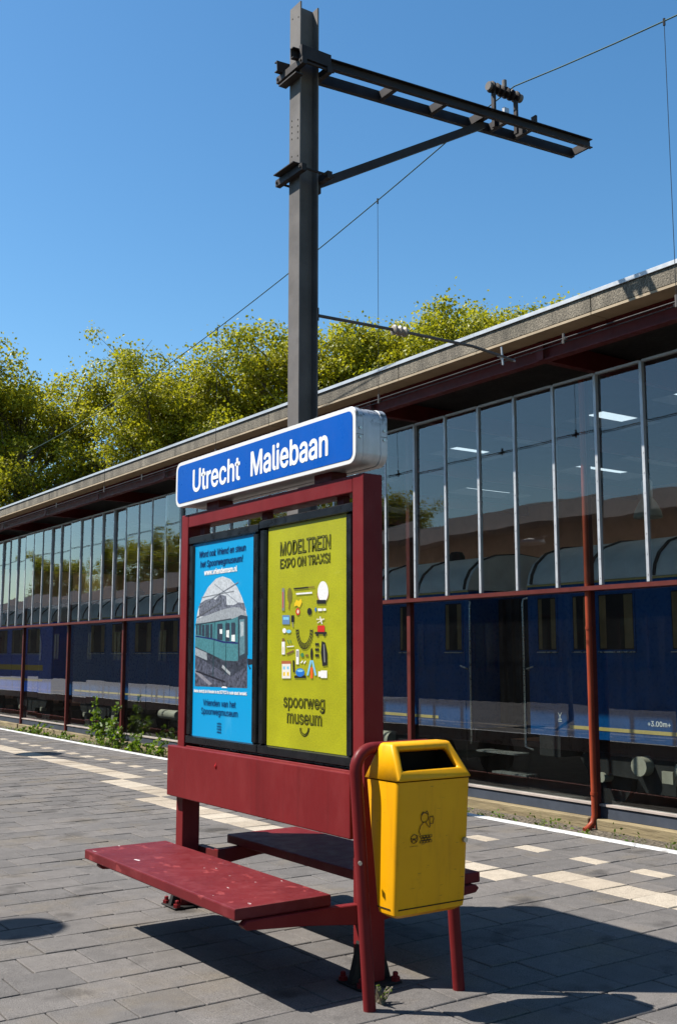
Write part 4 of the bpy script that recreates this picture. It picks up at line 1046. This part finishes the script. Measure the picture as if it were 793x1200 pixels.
for z in (7.80, 6.60):
    for x0 in (xa-.075, xb+.012):
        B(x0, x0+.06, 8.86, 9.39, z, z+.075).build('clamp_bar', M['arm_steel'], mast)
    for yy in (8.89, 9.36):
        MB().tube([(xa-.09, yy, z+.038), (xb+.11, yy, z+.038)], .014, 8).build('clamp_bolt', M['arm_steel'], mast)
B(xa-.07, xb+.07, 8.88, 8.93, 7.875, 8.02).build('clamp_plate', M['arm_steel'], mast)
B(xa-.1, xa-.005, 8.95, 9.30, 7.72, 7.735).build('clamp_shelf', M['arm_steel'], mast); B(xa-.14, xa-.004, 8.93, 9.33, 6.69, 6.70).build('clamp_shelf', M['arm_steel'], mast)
for z in (7.05, 7.12, 7.19, 7.26, 6.85, 8.45):
    for yy in (9.06, 9.18):
        MB().tube([(xa+.002, yy, z+(yy-9.06)*.3), (xa-.002, yy, z+(yy-9.06)*.3)], .010, 8).build('bolt_hole', M['void'], mast)
st = MB(); st.bar((xb+.01, 9.125, 6.60), (8.46, 9.125, zarm(8.46)-.08), .07, .09); st.build('strut', M['arm_steel'], mast)
B(xb-.004, xb+.06, 9.06, 9.19, 6.50, 6.72).build('strut_shoe', M['arm_steel'], mast)
for x in (8.66, 9.04):
    B(x-.018, x+.018, 9.10, 9.15, zarm(x)-.06, 8.57).build('insulator_bracket', M['arm_steel'], mast)
B(8.72, 8.80, 9.0, 9.04, zarm(8.76)+.05, zarm(8.76)+.17).build('guide_plate', M['alu'], mast)
B(9.24, 9.27, 8.98, 9.06, zarm(9.25)+.05, zarm(9.25)+.18).build('guide_plate', M['arm_steel'], mast)
ins = MB()
def shed(mb, p, q, n, r0, r1, seg=12):
    p = Vector(p); q = Vector(q); P = []; rs = []
    for i in range(n):
        for t, r in ((.0, r0), (.2, r1), (.55, r1*.92), (.75, r0)):
            P.append(p.lerp(q, (i+t)/n)); rs.append(r)
    mb.tube(P, rs, seg)
shed(ins, (8.60, 9.125, 8.60), (9.10, 9.125, 8.60), 6, .035, .075)
ins.build('insulator', M['brown_porcelain'], mast, smooth=True)
for x in (8.60, 9.10): MB().tube([(x-.03, 9.125, 8.6), (x+.03, 9.125, 8.6)], .055, 12).build('insulator_cap', M['steel'], mast, smooth=True)
MB().tube([(8.85, 9.125, 8.66), (8.85, 9.125, 8.76)], .03, 8).build('wire_clamp', M['steel'], mast)
# steady arm with its insulator
B(xb-.004, xb+.045, 9.07, 9.18, 5.08, 5.22).build('steady_shoe', M['arm_steel'], mast)
MB().tube([(xb+.03, 9.12, 5.15), (7.05, 9.10, 5.17), (8.2, 9.08, 5.17), (8.60, 9.08, 5.13), (8.84, 9.08, 5.10)], .019, 8).build('steady_arm', M['steel'], mast, smooth=True)
ins = MB(); shed(ins, (7.02, 9.10, 5.168), (7.24, 9.10, 5.17), 3, .035, .06); ins.build('insulator', M['porcelain'], mast, smooth=True)
MB().tube([(8.66, 9.08, 5.24), (8.68, 9.08, 5.02)], .012, 8).build('steady_clip', M['alu'], mast); MB().tube([(8.60, 9.08, 5.12), (8.88, 9.08, 5.10)], .015, 8).build('steady_clip', M['alu'], mast)
# wires
def zm_(y):
    d = y - 9.12
    if d < 0: return 8.66 + .165*d + .010*d*d
    return 8.66 - .185*d + .0048*d*d if d < 19 else 8.66 - .185*19 + .0048*361
ov = thing('overhead_wires', 'overhead contact wire with carrying wire and droppers above the track', 'overhead line', (8.9, 9.12, -.84))
MB().tube([(8.9, y, zm_(y)) for y in [-7 + .8*i for i in range(44)]], .0085, 6).build('carrying_wire', M['wire'], ov, smooth=True)
yc = [-7 + 3*i for i in range(36)]
MB().tube([(8.9, y, 5.19) for y in yc], .008, 6).build('contact_wire', M['cable'], ov); MB().tube([(8.93, y, 5.155) for y in yc], .006, 6).build('contact_wire', M['cable'], ov)
for y in (-1.5, 2.6, 6.72, 11.87, 16.8, 22.0):
    z = zm_(y); MB().tube([(8.9, y, 5.18), (8.9, y, z)], .0038, 5).build('dropper', M['cable'], ov)
    MB().tube([(8.9, y, z-.05), (8.9, y, z+.03)], .014, 6).build('dropper_clip', M['cable'], ov)
    mb = MB(); mb.tube([(8.9, y, 5.13), (8.9, y, 5.26)], .016, 6); mb.tube([(8.9, y-.04, 5.19), (8.93, y+.05, 5.16)], .018, 6); mb.build('dropper_clip', M['steel'], ov)
for y in (4.6, 8.3, 13.8, 20.0, 25.0):
    mb = MB(); mb.tube([(8.9, y, 5.13), (8.9, y, 5.25)], .015, 6); mb.tube([(8.9, y-.04, 5.19), (8.93, y+.05, 5.16)], .02, 6); mb.build('wire_clip', M['steel'], ov)

# ---------------------------------------------------------------- platform lamps (they stand left of the frame and throw the round shadows)
def lamp_post(px, py, hx, hy, label, k=1.0):
    t = thing('platform_lamp', label, 'lamp post', (px, py, 0), 'platform lamps')
    MB().tube([(px, py, 0), (px, py, 4.5)], [.06, .045], 12).build('pole', M['steel'], t, smooth=True)
    MB().tube([(px, py, 4.38), (hx, hy, 4.34)], .03, 8).build('arm', M['steel'], t)
    MB().lathe((hx, hy, 4.24), [(.34*k, 0), (.37*k, .03), (.33*k, .1), (.12, .14), (.04, .16)], 20).build('lamp_head', M['roof_grey'], t, smooth=True)
lamp_post(3.42, 17.85, 3.23, 18.86, 'grey platform lamp whose round shadow lies on the cream guide strip')
lamp_post(-1.45, 9.00, -.52, 8.30, 'grey platform lamp whose shadow tip lies left of the front bench seat', .68)

# ---------------------------------------------------------------- trees
def crown_mesh(seed, nleaf, rx, rz, name):
    """many small leaves in clumps along the ends of the twigs; returns leaves mesh and limb builder, base at z=0, height ~ 20"""
    r = random.Random(seed); limbs = MB()
    H = 20.0; trunk_top = 7.0
    tips = []
    limbs.tube([(0, 0, -.5), (.1, 0, 3), (.05, .1, trunk_top), (.15, .1, 11), (0, 0, 15)], [.55, .45, .38, .26, .12], 9)
    nb = 20
    for i in range(nb):
        a = i*2.4 + r.uniform(-.4, .4); z0 = 4.2 + 10.3*(i/nb); t = (z0-4.2)/10.3
        L = rx*(.95 - .35*t)*r.uniform(.8, 1.1); rise = 1.6 + 2.6*r.random() + 2.2*t
        p0 = Vector((.1, .05, z0)); p1 = p0 + Vector((math.cos(a)*L*.5, math.sin(a)*L*.5, rise*.55)); p2 = p0 + Vector((math.cos(a+.15)*L, math.sin(a+.15)*L, rise))
        limbs.tube([p0, p1, p2], [.15, .09, .035], 6)
        for k in range(7):
            q = p0.lerp(p1, r.random()*2) if r.random() < .35 else p1.lerp(p2, r.random())
            d = Vector((math.cos(a + r.uniform(-1.3, 1.3)), math.sin(a + r.uniform(-1.3, 1.3)), r.uniform(.1, 1.2))).normalized()
            e = q + d*r.uniform(.9, 2.3)
            limbs.tube([q, q.lerp(e, .5)+Vector((0, 0, .1)), e], [.045, .03, .012], 4)
            tips.append(e)
            for j in range(3):
                f = e + Vector((r.gauss(0, .75), r.gauss(0, .75), r.gauss(.2, .65))); limbs.tube([e.lerp(q, .3*r.random()), f], [.02, .008], 3, False); tips.append(f)
    for i in range(18):
        a = r.random()*6.28; e = Vector((math.cos(a)*r.uniform(0, 2.4), math.sin(a)*r.uniform(0, 2.4), r.uniform(15.5, 19.3)))
        limbs.tube([(0, 0, 14.2), e*.6 + Vector((0, 0, 6.3)), e], [.07, .045, .012], 4); tips.append(e)
        for j in range(4): tips.append(e + Vector((r.gauss(0, .8), r.gauss(0, .8), r.gauss(-.2, .6))))
    vs = []; fs = []; tones = []
    r.shuffle(tips); tips = tips[:520]; per = nleaf//len(tips)
    for tp in tips:
        ct = r.gauss(.5, .10); R0 = r.uniform(.45, .98); cnt = int(per*R0*R0*1.9*r.uniform(.7, 1.3)); sq = r.uniform(.6, .85)
        for k in range(cnt):
            d = Vector((r.gauss(0, 1), r.gauss(0, 1), r.gauss(.15, 1))).normalized()
            lump = 1 + .22*math.sin(d.x*5 + ct*40) * math.sin(d.y*5 + R0*30)
            rad = R0*lump*(1 - .45*r.random()**2.2); c = tp + Vector((d.x*rad, d.y*rad, d.z*rad*sq - .1))
            if r.random() < .3: c = tp + Vector((r.gauss(0, .45), r.gauss(0, .45), r.gauss(.0, .42)))
            s = r.uniform(.05, .125)
            nrm = (d*.9 + Vector((r.gauss(0, .55), r.gauss(0, .55), r.gauss(.35, .5)))).normalized()
            u = nrm.cross(Vector((r.gauss(0, 1), r.gauss(0, 1), r.gauss(0, 1)))).normalized(); w = nrm.cross(u)
            n0 = len(vs)
            vs += [c - u*s, c - w*s*.75 + nrm*s*.2, c + u*s, c + w*s*.75 + nrm*s*.2]
            fs.append((n0, n0+1, n0+2, n0+3)); tones.append(min(1, max(0, r.gauss(ct, .17))))
    m = bpy.data.meshes.new(name); m.from_pydata([tuple(v) for v in vs], [], fs); m.materials.append(M['leaf'])
    at = m.attributes.new('tone', 'FLOAT', 'FACE'); at.data.foreach_set('value', tones)
    return m, limbs.mesh(name+'_limbs', M['bark'], smooth=True)
variants = [crown_mesh(11+i, 72000, rr, 6, 'crown') for i, rr in enumerate((5.2, 4.8, 5.6))]
def tree(x, y, s, rot, var, label, group):
    t = thing('plane_tree', label, 'tree', (x, y, -.9), group)
    t.scale = (s*1.05, s*1.05, s); t.rotation_euler = (0, 0, rot)
    for nm, me in (('crown', variants[var][0]), ('trunk', variants[var][1])):
        o = bpy.data.objects.new(nm, me); C.objects.link(o); o.parent = t
TR = [
 (14.0, 61, .93, 0.3, 0, 'yellow green plane tree behind the hall roof at the left edge of the picture'),
 (18.7, 58.3, .94, 1.9, 1, 'plane tree behind the hall roof, second front crown from the left'),
 (25.0, 52.5, .92, 3.3, 2, 'plane tree behind the hall roof above the far end of the blue name board'),
 (29.6, 49.5, 1.0, 4.4, 0, 'broad plane tree behind the hall roof whose crown the steel mast crosses'),
 (34.3, 46.5, 1.05, 5.2, 1, 'plane tree behind the hall roof with the thin dropper wire across its crown'),
 (36.9, 44.9, 1.06, 0.9, 2, 'plane tree behind the hall roof just right of the thin dropper wire'),
 (39.3, 43.2, 1.05, 2.6, 0, 'plane tree top behind the hall roof, second from the right end of the row'),
 (41.4, 41.2, 1.08, 4.1, 1, 'lowest plane tree top over the roof at the right end of the row'),
 (18.0, 68, .98, 2.2, 2, 'plane tree in the back row filling the gap between the two leftmost crowns'),
 (31.0, 62, 1.02, 5.9, 1, 'plane tree in the back row seen between the front crowns left of the mast'),
]
for a in TR: tree(*a[:5], a[5], 'plane trees behind the hall')
# far side of the tracks, seen only as reflections in the panes: trees behind a goods shed, and the station house
for i, (x, y, s) in enumerate(((-20, 56, .66), (-21, 70, .7), (-20, 85, .64), (-21, 100, .7), (-20, 116, .66))):
    tree(x, y, s, i*1.3, i % 3, 'plane tree behind the goods shed, %s from the station house, mirrored in the hall panes' % ('first', 'second', 'third', 'fourth', 'fifth')[i], 'plane trees mirrored in the hall panes')
wmesh = MB().box(-.03, .04, -.6, .6, 0, 2.0).mesh('window', M['coach_glass']); fmesh = MB()
for a, b, c, d in ((-.7, .7, -.1, 0), (-.7, .7, 2.0, 2.1), (-.7, -.6, 0, 2.0), (.6, .7, 0, 2.0), (-.03, .03, 0, 2.0)): fmesh.box(-.0, .07, a, b, c, d)
fmesh = fmesh.mesh('window_frame', M['maroon_dark'])
def far_house(name, label, y0, y1, h, ridge, rows, step):
    t = thing(name, label, 'building', (-14, (y0+y1)/2, -.9))
    MB().box(-18, -8.4, y0, y1, -.9, h).build('wall', M['brick'], t)
    MB().prism([(-18.4, h), (-8.0, h), (-8.0, h+.2), (-13.2, ridge), (-18.4, h+.2)], 'y', y0-.3, y1+.3).build('roof', M['slate'], t)
    for z in rows:
        for i in range(int((y1-y0-2)/step)):
            w = inst('window', wmesh, t, (-8.4, y0 + 2 + i*step, z)); f = bpy.data.objects.new('window_frame', fmesh); C.objects.link(f); f.parent = w
far_house('station_house', 'brick station house across the tracks, mirrored in the hall panes', -4, 45, 6.5, 8.45, (1.0, 4.0), 4)
far_house('goods_shed', 'long low brick goods shed beyond the station house, mirrored in the far panes', 46, 130, 5.2, 7.2, (1.2,), 6)

# ---------------------------------------------------------------- weeds
def leafy(mb, tones, c, s, r, lift=.6):
    nrm = Vector((r.gauss(0, .7), r.gauss(0, .7), r.gauss(lift, .5))).normalized()
    u = nrm.cross(Vector((r.gauss(0, 1), r.gauss(0, 1), r.gauss(0, 1)))).normalized(); w = nrm.cross(u)
    mb.add([c-u*s, c-u*s*.2-w*s*.55, c+u*s*.6-w*s*.3+nrm*s*.12, c+u*s, c+u*s*.6+w*s*.3+nrm*s*.12, c-u*s*.2+w*s*.55], [(0, 1, 2, 3, 4, 5)]); tones.append(min(1, max(0, r.gauss(.5, .25))))
def bush(x, y, z, w, h, nst, nl, label, seed, size=.05):
    r = random.Random(seed); t = thing('leafy_weed', label, 'weed', (x, y, z), 'weeds along the hall wall')
    stm = MB(); lf = MB(); tones = []
    for i in range(nst):
        a = r.random()*6.28; b = Vector((x + r.gauss(0, w*.15), y + r.gauss(0, w*.3), z)); hh = h*r.uniform(.35, 1)
        e = b + Vector((math.cos(a)*w*.22, math.sin(a)*w*.4, hh)); m = b.lerp(e, .5) + Vector((r.gauss(0, .03), r.gauss(0, .05), .05))
        stm.tube([b, m, e], [.008, .006, .003], 5)
        for k in range(nl):
            q = r.random()**.7; c = (b.lerp(m, q*2) if q < .5 else m.lerp(e, q*2-1)) + Vector((r.gauss(0, .05), r.gauss(0, .07), r.gauss(0, .03)))*min(1, h)
            leafy(lf, tones, c, size*r.uniform(.6, 1.3), r)
    stm.build('stem', M['bark'], t); o = lf.build('leaves', M['weed'], t)
    at = o.data.attributes.new('tone', 'FLOAT', 'FACE'); at.data.foreach_set('value', tones)
bush(10.62, 26.0, -.80, 1.0, 1.42, 8, 46, 'tall spindly green weed in front of the second post left of the sign', 1, .062)
bush(10.55, 24.6, -.80, 1.2, .66, 12, 34, 'low bushy green weed by the track just left of the sign', 2, .06)
bush(10.50, 22.9, -.80, 1.0, .62, 8, 26, 'thin leafy green weed closest to the sign post along the hall wall', 3, .055)
bush(10.55, 30.8, -.80, 1.0, .42, 16, 26, 'small round weed tuft at the foot of the leftmost posts', 4, .045)
bush(10.55, 28.6, -.80, .7, .34, 10, 20, 'small weed tuft between the round tuft and the tall weed', 5, .04)
bush(3.00, 4.02, .0, .05, .05, 8, 7, 'tiny green weed growing between pavers at the bin frame foot', 6, .008)
# low growth along the wall foot
r = random.Random(5); mb = MB(); tones = []
for i in range(420):
    y = r.uniform(5, 40); x = r.uniform(10.35, 10.98); z = -.80 + (x-10.5)*.1
    for k in range(r.randint(3, 9)):
        c = Vector((x + r.gauss(0, .05), y + r.gauss(0, .07), z + abs(r.gauss(.03, .05)))); leafy(mb, tones, c, r.uniform(.015, .035), r)
    if r.random() < .3:
        for k in range(6):
            b = Vector((x+r.gauss(0, .02), y+r.gauss(0, .03), z)); e = b + Vector((r.gauss(0, .06), r.gauss(0, .08), r.uniform(.08, .25)))
            mb.add([b-Vector((0, .004, 0)), b+Vector((0, .004, 0)), e], [(0, 1, 2)]); tones.append(r.random())
o = mb.build('weeds', M['weed']); at = o.data.attributes.new('tone', 'FLOAT', 'FACE'); at.data.foreach_set('value', tones)
tag(o, 'low weeds and grass along the foot of the hall wall', 'weeds', kind='stuff')
# pebbles and crumbs at the wall foot
mb = MB()
for i in range(1500):
    y = r.uniform(4, 36); x = r.uniform(10.3, 10.98); z = -.80 + (x-10.5)*.1; s = r.uniform(.012, .035)
    q = [Vector((x, y, z)) + Vector((r.gauss(0, 1), r.gauss(0, 1), r.gauss(0, .8))).normalized()*s for _ in range(4)]
    mb.add(q, [(0, 1, 2), (0, 3, 1), (1, 3, 2), (2, 3, 0)])
tag(mb.build('gravel', M['gravel']), 'loose gravel along the foot of the hall wall', 'gravel', kind='stuff')
